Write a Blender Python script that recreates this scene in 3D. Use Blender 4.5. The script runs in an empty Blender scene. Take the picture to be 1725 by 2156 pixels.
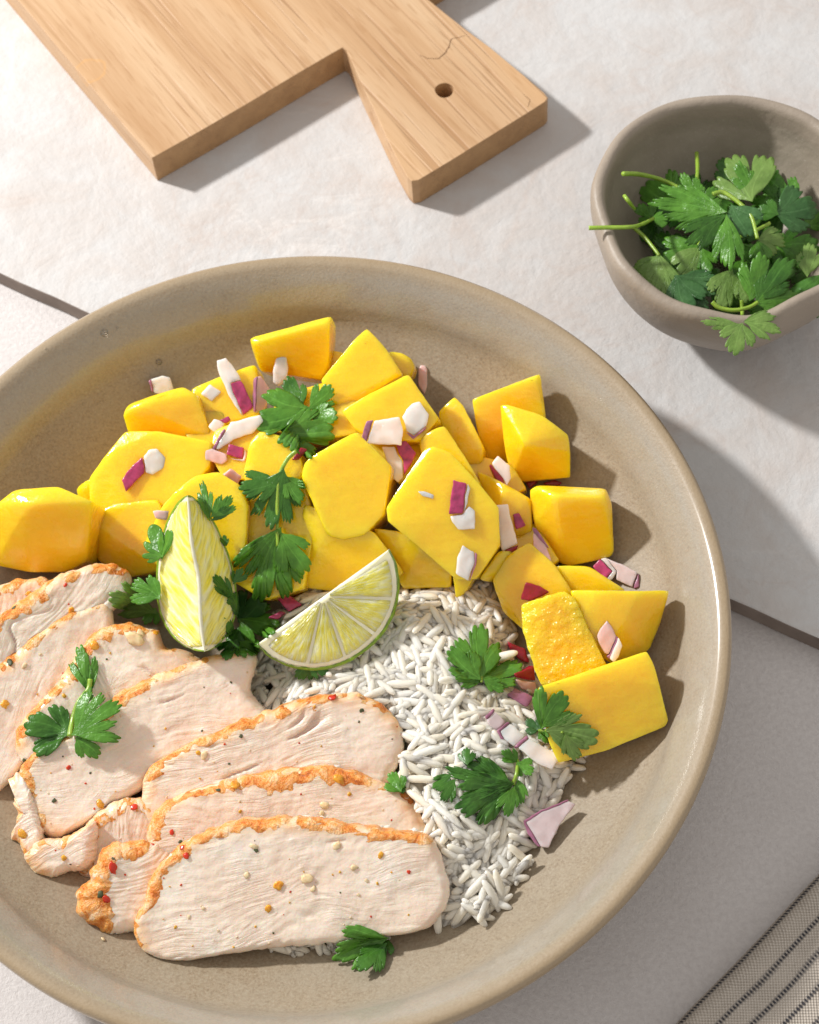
import bpy, bmesh, math, random
from mathutils import Vector, Matrix, noise
from mathutils.bvhtree import BVHTree
from mathutils.geometry import tessellate_polygon
random.seed(7)
R = math.radians
sc = bpy.context.scene
COL = sc.collection
# ---------------------------------------------------------------- camera, light, exposure
MM = 0.001
PITCH, ROLL = R(62.138), R(-5.89)
RIM_R, RIM_H = 0.130, 0.045
K = RIM_R / 0.2420                      # camera height above the rim plane
CAM = Vector((0.070 * K, -0.473 * K, K + RIM_H))
FW = Vector((0, math.cos(PITCH), -math.sin(PITCH)))
_r = Vector((1, 0, 0)); _u = _r.cross(FW)
RT = math.cos(ROLL) * _r + math.sin(ROLL) * _u
UP = -math.sin(ROLL) * _r + math.cos(ROLL) * _u
FPX = 70 / 36 * 2156
cd = bpy.data.cameras.new('camera'); cam = bpy.data.objects.new('camera', cd); COL.objects.link(cam)
M = Matrix((RT, UP, -FW)).transposed().to_4x4(); M.translation = CAM
cam.matrix_world = M
cd.sensor_fit = 'VERTICAL'; cd.sensor_height = 36; cd.sensor_width = 28.8; cd.lens = 70
cd.clip_start = 0.02; cd.clip_end = 50
cd.dof.use_dof = True; cd.dof.focus_distance = 0.585; cd.dof.aperture_fstop = 22
sc.camera = cam

w = bpy.data.worlds.new('World'); sc.world = w; w.use_nodes = True
w.node_tree.nodes['Background'].inputs[0].default_value = (1.0, 0.965, 0.93, 1)
w.node_tree.nodes['Background'].inputs[1].default_value = 0.63
def lamp(name, loc, size, power, col, target=(0, 0, .02), shape='DISK'):
    l = bpy.data.lights.new(name, 'AREA'); l.shape = shape; l.size = size; l.energy = power; l.color = col
    o = bpy.data.objects.new(name, l); COL.objects.link(o); o.location = loc
    o.rotation_euler = (Vector(target) - Vector(loc)).to_track_quat('-Z', 'Y').to_euler()
    return o
AZ, EL, LD = R(143.5), R(38), 1.3        # where the hard key lamp stands: upper left
lamp('key_lamp', (LD * math.cos(EL) * math.cos(AZ), LD * math.cos(EL) * math.sin(AZ), LD * math.sin(EL)), 0.095, 22.3, (1, .985, .965))
sc.view_settings.view_transform = 'Standard'; sc.view_settings.look = 'None'
sc.view_settings.exposure = 0.0; sc.view_settings.gamma = 1

# ---------------------------------------------------------------- helpers
def ray(u, v):
    return (FW + ((u - 862.5) / FPX) * RT - ((v - 1078) / FPX) * UP).normalized()
def P(u, v, z):                         # the point at height z (mm) seen at photo position u, v
    d = ray(u, v); return CAM + d * ((z * MM - CAM.z) / d.z)
def on_plane(u, v, p0, n):
    d = ray(u, v); return CAM + d * ((p0 - CAM).dot(n) / d.dot(n))
def link(name, me, mat=None, parent=None, smooth=True):
    if mat is not None and not me.materials: me.materials.append(mat)
    if smooth:
        for p in me.polygons: p.use_smooth = True
    o = bpy.data.objects.new(name, me); COL.objects.link(o)
    if parent: o.parent = parent
    return o
def from_data(name, vs, fs, mat=None, parent=None, smooth=True):
    me = bpy.data.meshes.new(name); me.from_pydata([tuple(v) for v in vs], [], fs); me.update()
    return link(name, me, mat, parent, smooth)
def tag(o, label, cat, group=None, kind=None):
    if label: o['label'] = label
    if cat: o['category'] = cat
    if group: o['group'] = group
    if kind: o['kind'] = kind
    return o
def empty(name, loc):
    o = bpy.data.objects.new(name, None); COL.objects.link(o); o.location = loc; o.empty_display_size = .005
    return o
def reparent(o, root):                  # mesh was made in world space: keep it there under its thing
    o.parent = root; o.matrix_parent_inverse = Matrix.Translation(-root.location)
def rebase(o):                          # move a mesh object's origin to the base of its mesh
    me = o.data; n = len(me.vertices)
    c = Vector((sum(v.co.x for v in me.vertices) / n, sum(v.co.y for v in me.vertices) / n, min(v.co.z for v in me.vertices)))
    me.transform(Matrix.Translation(-c)); o.location = c
def catmull(pts, n, closed=True):
    m = len(pts); out = []
    L = [(pts[(i + 1) % m] - pts[i]).length for i in range(m if closed else m - 1)]
    T = sum(L)
    for k in range(n):
        s = T * k / (n if closed else n - 1); i = 0
        while i < len(L) - 1 and s > L[i]: s -= L[i]; i += 1
        t = min(1, s / max(L[i], 1e-9))
        g = (lambda j: pts[j % m]) if closed else (lambda j: pts[max(0, min(m - 1, j))])
        a, b, c, d = g(i - 1), g(i), g(i + 1), g(i + 2)
        out.append(0.5 * (2 * b + (c - a) * t + (2 * a - 5 * b + 4 * c - d) * t * t + (3 * b - a - 3 * c + d) * t ** 3))
    return out
def nz(v, s, seed=0.0):
    return noise.noise(Vector((v[0] * s + seed, v[1] * s + seed * 1.7, v[2] * s - seed)))
def sm(a, b, x):
    t = max(0, min(1, (x - a) / (b - a))); return t * t * (3 - 2 * t)

# ---------------------------------------------------------------- materials
class NT:
    def __init__(s, name):
        s.m = bpy.data.materials.new(name); s.m.use_nodes = True; s.t = s.m.node_tree; s.b = s.t.nodes['Principled BSDF']
        s.co = s.t.nodes.new('ShaderNodeTexCoord').outputs['Object']
    def n(s, kind, **kw):
        x = s.t.nodes.new('ShaderNode' + kind)
        for k, v in kw.items():
            if k in x.inputs.keys() or k.isdigit():
                i = x.inputs[int(k)] if k.isdigit() else x.inputs[k]
                if hasattr(v, 'links') or hasattr(v, 'is_output'): s.t.links.new(v, i)
                else: i.default_value = v
            else: setattr(x, k, v)
        return x
    def noise(s, scale, detail=3, rough=.5, vec=None, dist=0):
        x = s.n('TexNoise', Scale=scale, Detail=detail, Roughness=rough, Distortion=dist, Vector=vec or s.co); return x.outputs['Fac']
    def mapping(s, rot=(0, 0, 0), scale=(1, 1, 1), vec=None):
        x = s.n('Mapping', Vector=vec or s.co); x.inputs['Rotation'].default_value = rot; x.inputs['Scale'].default_value = scale; return x.outputs[0]
    def ramp(s, fac, stops, interp='LINEAR'):
        x = s.n('ValToRGB', Fac=fac); cr = x.color_ramp; cr.interpolation = interp
        while len(cr.elements) < len(stops): cr.elements.new(.5)
        for e, (p, c) in zip(cr.elements, stops):
            e.position = p; e.color = (*c, 1) if len(c) == 3 else c
        return x.outputs['Color']
    def mix(s, fac, a, b, blend='MIX'):
        x = s.n('MixRGB', blend_type=blend); 
        for i, v in zip(('Fac', 'Color1', 'Color2'), (fac, a, b)):
            if hasattr(v, 'is_output'): s.t.links.new(v, x.inputs[i])
            else: x.inputs[i].default_value = v if i == 'Fac' else (*v, 1)
        return x.outputs[0]
    def math(s, op, a, b=0.0, clamp=False):
        x = s.n('Math', operation=op, use_clamp=clamp)
        for i, v in enumerate((a, b)):
            if hasattr(v, 'is_output'): s.t.links.new(v, x.inputs[i])
            else: x.inputs[i].default_value = v
        return x.outputs[0]
    def attr(s, name, out='Fac'):
        return s.n('Attribute', attribute_name=name).outputs[out]
    def bump(s, h, dist, strength=1.0, prev=None):
        x = s.n('Bump', Height=h, Distance=dist, Strength=strength)
        if prev is not None: s.t.links.new(prev, x.inputs['Normal'])
        return x.outputs[0]
    def set(s, **kw):
        for k, v in kw.items():
            k = k.replace('_', ' ')
            i = s.b.inputs[k]
            if hasattr(v, 'is_output'): s.t.links.new(v, i)
            elif isinstance(v, tuple) and len(v) == 3 and i.type == 'RGBA': i.default_value = (*v, 1)
            else: i.default_value = v
        return s.m
def sss(nt, weight, radius, scale):
    nt.b.inputs['Subsurface Weight'].default_value = weight
    nt.b.inputs['Subsurface Radius'].default_value = radius
    nt.b.inputs['Subsurface Scale'].default_value = scale

def mat_stone():
    t = NT('marbled_stone')
    big = t.noise(9, 5, .6, dist=.4); mid = t.noise(38, 6, .65, dist=.6); fine = t.noise(700, 3, .6)
    c = t.ramp(big, [(.3, (.50, .48, .467)), (.5, (.57, .56, .552)), (.72, (.615, .615, .615))])
    c = t.mix(t.ramp(mid, [(.40, (0,) * 3), (.66, (.7,) * 3)]), c, (.52, .46, .42))
    v = t.noise(13, 6, .62, dist=1.2); vein = t.ramp(v, [(.485, (0,) * 3), (.5, (1,) * 3), (.515, (0,) * 3)])
    patch = t.ramp(t.noise(7, 2, .5, vec=t.mapping(scale=(1, 1, 1), rot=(0, 0, 1))), [(.5, (0,) * 3), (.66, (1,) * 3)])
    c = t.mix(t.math('MULTIPLY', t.math('MULTIPLY', vein, patch), .22), c, (.84, .79, .75))
    v2 = t.noise(8.5, 5, .6, dist=.9, vec=t.mapping(rot=(0, 0, .6))); vein2 = t.ramp(v2, [(.49, (0,) * 3), (.5, (1,) * 3), (.51, (0,) * 3)])
    c = t.mix(t.math('MULTIPLY', t.math('MULTIPLY', vein2, mid), .5), c, (.50, .41, .36))
    c = t.mix(t.math('MULTIPLY', fine, .10), c, (.42, .39, .38))
    bp = t.bump(t.math('ADD', t.math('MULTIPLY', mid, .6), t.math('MULTIPLY', t.noise(160, 4, .6), .5)), .0011)
    return t.set(Base_Color=c, Roughness=.62, Normal=bp)
def mat_table():
    t = NT('plain_tabletop')
    c = t.ramp(t.noise(22, 5, .6), [(.3, (.60, .565, .548)), (.7, (.66, .625, .61))])
    g = t.noise(620, 3, .7); c = t.mix(t.ramp(g, [(.38, (0,) * 3), (.72, (.32,) * 3)]), c, (.36, .32, .31))
    sp = t.ramp(t.noise(75, 1, .3), [(.81, (0,) * 3), (.83, (1,) * 3)]); c = t.mix(sp, c, (.30, .18, .12))
    bp = t.bump(g, .0003)
    return t.set(Base_Color=c, Roughness=.7, Normal=bp)
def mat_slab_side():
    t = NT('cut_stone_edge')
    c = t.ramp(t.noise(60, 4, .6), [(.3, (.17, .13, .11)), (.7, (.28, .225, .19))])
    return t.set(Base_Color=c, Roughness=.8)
def mat_bowl():
    t = NT('speckled_stoneware_glaze')
    f = t.noise(1150, 2, .7); f2 = t.noise(420, 3, .6); b = t.noise(24, 4, .6)
    c = t.ramp(f, [(.30, (.215, .158, .10)), (.47, (.285, .220, .145)), (.60, (.32, .255, .175)), (.75, (.37, .315, .235))])
    c = t.mix(t.ramp(f2, [(.42, (0,) * 3), (.7, (.55,) * 3)]), c, (.33, .27, .19))
    c = t.mix(t.ramp(b, [(.35, (0,) * 3), (.7, (.35,) * 3)]), c, (.35, .32, .26))
    rimr = t.attr('rim')
    breakup = t.math('MULTIPLY', rimr, t.ramp(t.noise(150, 4, .65), [(.25, (.55,) * 3), (.7, (1,) * 3)]), True)
    c = t.mix(t.math('MULTIPLY', breakup, .5), c, (.37, .355, .32))
    lip = t.attr('lip'); c = t.mix(t.math('MULTIPLY', lip, .7), c, (.36, .255, .14))
    bp = t.bump(f, .00012, prev=t.bump(t.noise(55, 2, .5), .0006))
    return t.set(Base_Color=c, Coat_Weight=t.math('ADD', rimr, lip, True), Coat_Roughness=.17, Roughness=t.math('ADD', t.math('MULTIPLY', f2, .16), .42), Normal=bp, Specular_IOR_Level=.35)
def mat_clay():
    t = NT('brown_handmade_clay')
    c = t.ramp(t.noise(42, 5, .65), [(.3, (.28, .235, .18)), (.7, (.36, .31, .245))])
    f = t.noise(1300, 2, .6); c = t.mix(t.ramp(f, [(.62, (0,) * 3), (.75, (.6,) * 3)]), c, (.48, .42, .36))
    c = t.mix(t.math('MULTIPLY', t.attr('rim'), .7), c, (.32, .26, .205))
    bp = t.bump(t.noise(500, 3, .6), .00018, prev=t.bump(t.noise(48, 3, .5), .0014))
    return t.set(Base_Color=c, Roughness=.5, Normal=bp)
def mat_wood(ang, end=False):
    t = NT('end_grain' if end else 'planed_wood')
    v = t.mapping(rot=(0, 0, -ang)); vs = t.mapping(vec=v, scale=(.055, 1, 1))
    wob = t.noise(26, 2, .5, vec=t.mapping(vec=v, scale=(.35, 1, 1)), dist=.2)
    c = t.ramp(t.noise(95, 4, .6, vec=vs), [(.3, (.45, .26, .125)), (.5, (.54, .345, .19)), (.72, (.60, .415, .25))])
    lines = t.ramp(t.noise(400, 2, .55, vec=t.mapping(vec=v, scale=(.03, 1, 1))), [(.36, (1,) * 3), (.44, (0,) * 3)])
    where = t.ramp(t.noise(22, 2, .5, vec=t.mapping(vec=v, scale=(.3, 1, 1))), [(.30, (.25,) * 3), (.55, (1,) * 3)])
    lm = t.math('MULTIPLY', lines, where)
    c = t.mix(t.math('MULTIPLY', lm, .55), c, (.34, .17, .07))
    pores = t.ramp(t.noise(900, 1, .5, vec=t.mapping(vec=v, scale=(.10, 1, 1))), [(.34, (1,) * 3), (.40, (0,) * 3)])
    c = t.mix(t.math('MULTIPLY', pores, .35), c, (.36, .19, .08))
    c = t.mix(t.ramp(wob, [(.5, (0,) * 3), (.7, (.35,) * 3)]), c, (.62, .35, .15))
    if end:
        c = t.mix(t.ramp(t.noise(160, 4, .7), [(.35, (0,) * 3), (.7, (.7,) * 3)]), (.50, .30, .14), (.36, .20, .09))
    if not end:
        st = t.n('VectorMath', operation='DISTANCE'); t.t.links.new(t.n('NewGeometry').outputs['Position'], st.inputs[0]); st.inputs[1].default_value = P(192, 148, ztop)
        dn = t.math('ADD', st.outputs['Value'], t.math('MULTIPLY', t.math('SUBTRACT', t.noise(110, 3, .6), .5), .006))
        c = t.mix(t.math('MULTIPLY', t.ramp(t.math('MULTIPLY', dn, 100), [(.42, (.25,) * 3), (.52, (1,) * 3), (.60, (0,) * 3)]), .55), c, (.62, .33, .11))
    bp = t.bump(lm, -.00018, prev=t.bump(t.noise(300, 3, .6, vec=t.mapping(vec=v, scale=(.1, 1, 1))), .0003))
    return t.set(Base_Color=c, Roughness=.52, Normal=bp)
def mat_mango(name, hue=0.0, wet=0.0):
    t = NT(name)
    b = t.noise(75, 4, .6, dist=.5); fibre = t.noise(240, 4, .6, vec=t.mapping(rot=(.4, .3, hue * 9), scale=(.3, 1, 1)))
    c = t.ramp(b, [(.28, (.99, .53 + hue * .02, .004)), (.6, (.99, .62 + hue * .03, .008)), (.8, (.99, .71, .035))])
    c = t.mix(t.math('MULTIPLY', fibre, .25), c, (.95, .66, .06))
    tooth = t.noise(520 if not wet else 260, 3, .6)
    bp = t.bump(tooth, .00022 if not wet else .0030, prev=t.bump(fibre, .0004))
    ro = t.ramp(t.noise(120, 3, .6), [(.40, (.12,) * 3), (.62, (.40,) * 3)])
    sss(t, .9, (1.0, .95, .10), .009)
    return t.set(Coat_Weight=.5, Coat_Roughness=.10, Base_Color=c, Roughness=ro, Normal=bp)
def mat_flesh():
    t = NT('cooked_chicken')
    st = t.attr('fib', 'Fac'); n1 = t.noise(70, 4, .6); n2 = t.noise(420, 3, .6)
    c = t.ramp(n1, [(.28, (.82, .645, .51)), (.55, (.88, .745, .615)), (.78, (.92, .83, .73))])
    c = t.mix(t.math('MULTIPLY', st, .45), c, (.66, .38, .25))
    edge = t.attr('edge'); ep = t.ramp(t.noise(190, 4, .65), [(.36, (1,) * 3), (.62, (.35,) * 3)])
    c = t.mix(t.math('MULTIPLY', t.math('MULTIPLY', edge, ep), .95), c, (.90, .47, .17))
    cv = t.n('CombineXYZ'); t.t.links.new(t.math('MULTIPLY', t.attr('fa'), .09), cv.inputs[0]); t.t.links.new(t.math('MULTIPLY', t.attr('fb'), 1.05), cv.inputs[1])
    fb = t.noise(1.0, 5, .62, vec=cv.outputs[0], dist=.5)
    pt_ = t.ramp(t.noise(55, 3, .5), [(.46, (0,) * 3), (.66, (1,) * 3)])
    dk = t.math('MULTIPLY', t.ramp(fb, [(.30, (1,) * 3), (.44, (0,) * 3)]), pt_)
    c = t.mix(t.math('MULTIPLY', dk, .32), c, (.66, .42, .29)); c = t.mix(t.ramp(fb, [(.58, (0,) * 3), (.72, (.5,) * 3)]), c, (.94, .87, .80))
    bp = t.bump(t.math('MULTIPLY', fb, t.math('ADD', pt_, .08)), .0007, prev=t.bump(n2, .0003, prev=t.bump(n1, .0007)))
    sss(t, .45, (1.0, .45, .25), .0035)
    return t.set(Base_Color=c, Coat_Weight=.2, Coat_Roughness=.2, Roughness=t.ramp(t.noise(160, 3, .6), [(.4, (.25,) * 3), (.7, (.5,) * 3)]), Normal=bp)
def mat_crust():
    t = NT('orange_marinade_crust')
    n1 = t.noise(230, 5, .7, dist=.6); n2 = t.noise(620, 3, .7)
    c = t.ramp(n1, [(.29, (.36, .075, .010)), (.40, (.76, .23, .03)), (.50, (.87, .38, .09)), (.64, (.90, .60, .34))])
    c = t.mix(t.ramp(n2, [(.66, (0,) * 3), (.74, (1,) * 3)]), c, (.30, .09, .02))
    bp = t.bump(n2, .0007, prev=t.bump(n1, .0016))
    sss(t, .35, (1.0, .4, .15), .004)
    return t.set(Base_Color=c, Roughness=.32, Normal=bp)
def mat_rice():
    t = NT('boiled_rice')
    oi = t.n('ObjectInfo').outputs['Random']
    a = t.math('ADD', t.noise(60, 2, .5), t.math('MULTIPLY', oi, .35))
    c = t.ramp(a, [(.35, (.84, .75, .60)), (.8, (.95, .90, .79))])
    sss(t, .8, (1, .97, .9), .0026)
    return t.set(Base_Color=c, Roughness=.30, Transmission_Weight=.10, IOR=1.36, Normal=t.bump(t.noise(600, 2, .5), .0002))
def plain(name, col, rough=.4, ss=0, rad=(1, .5, .3), scale=.003, var=.25, vs=300, bump=.0003, spec=.5, trans=0):
    t = NT(name); n = t.noise(vs, 3, .6)
    c = t.ramp(n, [(.3, tuple(x * (1 - var) for x in col)), (.7, tuple(min(1, x * (1 + var * .6)) for x in col))])
    if ss: sss(t, ss, rad, scale)
    return t.set(Base_Color=c, Roughness=rough, Normal=t.bump(n, bump), Specular_IOR_Level=spec, Transmission_Weight=trans)
def mat_leaf(name, dark, light, back=False):
    t = NT(name)
    n = t.noise(140, 4, .6); c = t.ramp(n, [(.3, dark), (.7, light)])
    vein = t.attr('vein'); c = t.mix(t.math('MULTIPLY', vein, .6), c, tuple(min(1, x * 1.4 + .03) for x in light))
    bp = t.bump(t.noise(260, 4, .6), .0007)
    m = t.set(Base_Color=c, Roughness=.30, Normal=bp)
    tr = t.n('BsdfTranslucent'); t.t.links.new(t.mix(1.0, c, (2.2, 2.6, .6), 'MULTIPLY'), tr.inputs['Color'])
    mx = t.n('MixShader'); mx.inputs[0].default_value = .28
    out = t.t.nodes['Material Output']; t.t.links.new(t.b.outputs[0], mx.inputs[1]); t.t.links.new(tr.outputs[0], mx.inputs[2]); t.t.links.new(mx.outputs[0], out.inputs[0])
    return m
def mat_cloth(ang):
    t = NT('striped_linen')
    v = t.mapping(rot=(0, 0, -ang))
    sx = t.n('SeparateXYZ', **{'0': v})
    wv = lambda ax, s: t.math('SINE', t.math('MULTIPLY', sx.outputs[ax], s))
    U, V = t.attr('cu'), t.attr('cv')
    wu = t.math('SINE', t.math('MULTIPLY', U, 2 * math.pi / 1.15)); wvv = t.math('SINE', t.math('MULTIPLY', V, 2 * math.pi / 1.15))
    weave = t.math('MULTIPLY', wu, wvv)
    n = t.noise(90, 4, .6); thr = t.noise(900, 2, .6)
    c = t.ramp(n, [(.3, (.38, .33, .275)), (.7, (.50, .44, .375))])
    c = t.mix(t.ramp(t.math('ADD', t.math('MULTIPLY', weave, .5), .5), [(.3, (0,) * 3), (.8, (.8,) * 3)]), c, (.66, .60, .53))
    stripe = t.attr('stripe')
    sm_ = t.math('MULTIPLY', stripe, t.ramp(t.math('ADD', t.math('MULTIPLY', wvv, .5), t.math('MULTIPLY', thr, .9)), [(.18, (.35,) * 3), (.5, (1,) * 3)]))
    c = t.mix(sm_, c, (.045, .045, .055))
    bp = t.bump(weave, .00018, prev=t.bump(n, .0012))
    return t.set(Base_Color=c, Roughness=.9, Normal=bp, Specular_IOR_Level=.1)

MAT = dict(stone=mat_stone(), table=mat_table(), side=mat_slab_side(), bowl=mat_bowl(), clay=mat_clay(),
    mango=[mat_mango('mango_flesh', 0), mat_mango('mango_flesh_pale', 1), mat_mango('mango_flesh_deep', -1)],
    mango_wet=mat_mango('mango_wet', .5, 1), flesh=mat_flesh(), crust=mat_crust(), rice=mat_rice(),
    onion=plain('onion_white', (.84, .72, .67), .18, .9, (1, .75, .65), .006, .12, 120),
    onion_pink=plain('onion_pink', (.80, .50, .47), .28, .6, (1, .5, .5), .004, .16, 160),
    onion_grey=plain('onion_mauve', (.62, .50, .50), .3, .5, (1, .6, .6), .004, .12, 160),
    skin=plain('onion_skin_magenta', (.42, .045, .14), .25, .2, (1, .1, .3), .002, .35, 380),
    skin_dark=plain('onion_skin_dark', (.30, .010, .025), .25, .1, (1, .1, .1), .002, .3, 380),
    skin_mauve=plain('onion_skin_mauve', (.33, .13, .21), .3, .2, (1, .3, .5), .002, .3, 380),
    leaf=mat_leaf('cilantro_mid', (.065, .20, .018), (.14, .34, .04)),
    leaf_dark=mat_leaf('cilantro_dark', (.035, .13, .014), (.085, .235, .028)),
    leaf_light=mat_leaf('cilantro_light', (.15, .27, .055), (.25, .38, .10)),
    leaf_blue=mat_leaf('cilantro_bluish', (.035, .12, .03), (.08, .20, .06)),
    stem=plain('green_stem', (.28, .42, .05), .3, .4, (.6, 1, .2), .002, .2, 200),
    peel=plain('lime_peel', (.22, .36, .02), .28, .2, (.6, 1, .2), .002, .35, 350, .0007),
    pith=plain('lime_pith', (.92, .88, .62), .45, .4, (1, 1, .6), .002, .06, 300),
    pulp=None, chilli=plain('chilli_red', (.62, .03, .01), .25, .3), carrot=plain('orange_spice', (.90, .33, .03), .22, .6, var=.4, vs=900),
    herb=plain('dried_herb', (.07, .08, .03), .6), garlic=plain('garlic_crumb', (.88, .62, .36), .4, .4))
def mat_pulp():
    t = NT('lime_pulp')
    a = t.attr('ang'); r = t.attr('rad')
    cv = t.n('CombineXYZ'); t.t.links.new(t.math('MULTIPLY', a, 21), cv.inputs[0]); t.t.links.new(t.math('MULTIPLY', r, 1.7), cv.inputs[1])
    cell = t.n('TexVoronoi', Scale=1.0, Vector=cv.outputs[0], feature='F1')
    d = cell.outputs['Distance']
    c = t.ramp(d, [(.15, (.99, .80, .07)), (.5, (.99, .86, .18)), (.85, (.99, .93, .48))])
    c = t.mix(t.ramp(t.noise(120, 3, .6), [(.4, (0,) * 3), (.7, (.45,) * 3)]), c, (.88, .86, .52))
    sss(t, .9, (1, 1, .3), .006)
    return t.set(Base_Color=c, Roughness=.2, Normal=t.bump(d, -.0006))
MAT['pulp'] = mat_pulp()
MAT['water'] = NT('water').set(Base_Color=(1, 1, 1), Roughness=.02, Transmission_Weight=1.0, IOR=1.33)

# ---------------------------------------------------------------- ray casting against what has been built
TREES = []
def add_tree(objs):
    bpy.context.view_layer.update()
    for o in objs:
        if o.type != 'MESH': continue
        mw = o.matrix_world
        TREES.append(BVHTree.FromPolygons([mw @ v.co for v in o.data.vertices], [tuple(p.vertices) for p in o.data.polygons]))
def cast(org, d, trees=None):
    best = None
    for t in (TREES if trees is None else trees):
        h = t.ray_cast(org, d)
        if h[0] is not None and (best is None or h[3] < best[2]): best = (h[0], h[1] if h[1].dot(d) < 0 else -h[1], h[3])
    return best
def hit(u, v):
    h = cast(CAM, ray(u, v))
    return h if h else (P(u, v, 12), Vector((0, 0, 1)), (P(u, v, 12) - CAM).length)
def lift(pts, gap=.0006):               # raise points that would lie inside what carries them
    out = []
    for p in pts:
        d = (p - CAM); L = d.length; d = d / L
        h = cast(CAM, d)
        if h and h[2] < L + gap: p = CAM + d * (h[2] - gap)
        out.append(p)
    return out

# ---------------------------------------------------------------- the surfaces
SLAB = 8.4
def sheet(name, pts, z0, z1, mat, side=None):
    n = len(pts); vs = [Vector((p[0], p[1], z1)) for p in pts] + [Vector((p[0], p[1], z0)) for p in pts]
    fs = [tuple(range(n)), tuple(range(2 * n - 1, n - 1, -1))] + [(i, i + n, (i + 1) % n + n, (i + 1) % n) for i in range(n)]
    me = bpy.data.meshes.new(name); me.from_pydata([tuple(v) for v in vs], [], fs)
    bm = bmesh.new(); bm.from_mesh(me); bmesh.ops.recalc_face_normals(bm, faces=bm.faces); bm.to_mesh(me); bm.free()
    me.materials.append(mat)
    if side:
        me.materials.append(side)
        for p in me.polygons:
            if abs(p.normal.z) < .5: p.material_index = 1
    return link(name, me, None, None, False)
tb = sheet('table_surface', [(-1.6, -1.4), (1.6, -1.4), (1.6, 1.8), (-1.6, 1.8)], -.02, 0, MAT['table']); tb['kind'] = 'structure'
e0, e1 = P(0, 575, SLAB), P(1725, 1345, SLAB); ed = (e1 - e0).normalized(); en = Vector((-ed.y, ed.x, 0))
if en.y < 0: en = -en
a, b = e0 - ed * .9, e1 + ed * .9
N = 160; edge = []
for i in range(N + 1):
    p = a.lerp(b, i / N); p = p + en * (.0004 * nz(p, 90) + .0003 * nz(p, 400)); edge.append((p.x, p.y))
far = [b + en * 1.2, a + en * 1.2]
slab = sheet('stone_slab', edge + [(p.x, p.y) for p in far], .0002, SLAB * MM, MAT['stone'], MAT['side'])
mb = slab.modifiers.new('round', 'BEVEL'); mb.width = .0007; mb.segments = 2; mb.limit_method = 'ANGLE'; mb.angle_limit = R(50)
tag(slab, 'thin pale marbled stone slab lying under the cutting board and the small bowl', 'stone slab')

# ---------------------------------------------------------------- lathe
def lathe(name, prof, mat, loc=(0, 0, 0), seg=192, wob=None, attrs=None):
    # prof: closed on both ends at the axis
    m = len(prof); vs = []; ats = {k: [] for k in (attrs or {})}
    for i, (r, z) in enumerate(prof):
        for j in range(seg):
            a = 2 * math.pi * j / seg
            rr, zz = (r, z) if wob is None else wob(i, r, z, a)
            vs.append((loc[0] + rr * math.cos(a), loc[1] + rr * math.sin(a), loc[2] + zz))
            for k in ats: ats[k].append(attrs[k](i, r, z, a))
    fs = [(i * seg + j, i * seg + (j + 1) % seg, (i + 1) * seg + (j + 1) % seg, (i + 1) * seg + j) for i in range(m - 1) for j in range(seg)]
    fs.append(tuple(range(seg))[::-1]); fs.append(tuple((m - 1) * seg + j for j in range(seg)))
    me = bpy.data.meshes.new(name); me.from_pydata(vs, [], fs)
    for k, v in ats.items():
        at = me.attributes.new(k, 'FLOAT', 'POINT'); at.data.foreach_set('value', v)
    bm = bmesh.new(); bm.from_mesh(me); bmesh.ops.recalc_face_normals(bm, faces=bm.faces); bm.to_mesh(me); bm.free()
    return link(name, me, mat)
def spline(pts, n):
    return [(p.x, p.y) for p in catmull([Vector((a, b, 0)) for a, b in pts], n, False)]
RH = RIM_H
inner = spline([(.0008, .0065), (.035, .0066), (.062, .0078), (.085, .0125), (.102, .0195), (.114, .0275), (.1165, .0325), (.1196, .0368), (.1224, .0403), (.1248, .0428), (.1267, .0443), (.1283, RH)], 46)
outer = spline([(.1283, RH), (.1294, RH - .0006), (.1300, RH - .0022), (.1296, .0395), (.1270, .0340), (.118, .0255), (.102, .0155), (.084, .0106), (.066, .0052), (.060, .0025), (.0585, .0002)], 44)[1:]
prof = inner + outer + [(.055, .0002), (.053, .002), (.0008, .0022)]
ni = len(inner)
def brim(i, r, z, a):
    return (sm(.113, .118, r) * (1 - sm(.1245, .1265, r))) if i < ni else 0.0
def blip(i, r, z, a):
    return sm(.1248, .1268, r) if z > .040 else (.6 if i >= ni else 0)
bowl = lathe('dinner_bowl', prof, MAT['bowl'], seg=256, attrs={'rim': brim, 'lip': blip})
tag(bowl, 'wide shallow speckled beige stoneware bowl holding the chicken, rice and mango', 'bowl')
def bowl_z(x, y):
    r = math.hypot(x, y)
    for (r0, z0), (r1, z1) in zip(inner, inner[1:]):
        if r <= r1: return z0 + (z1 - z0) * max(0, r - r0) / max(1e-6, r1 - r0)
    return RH

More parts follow.
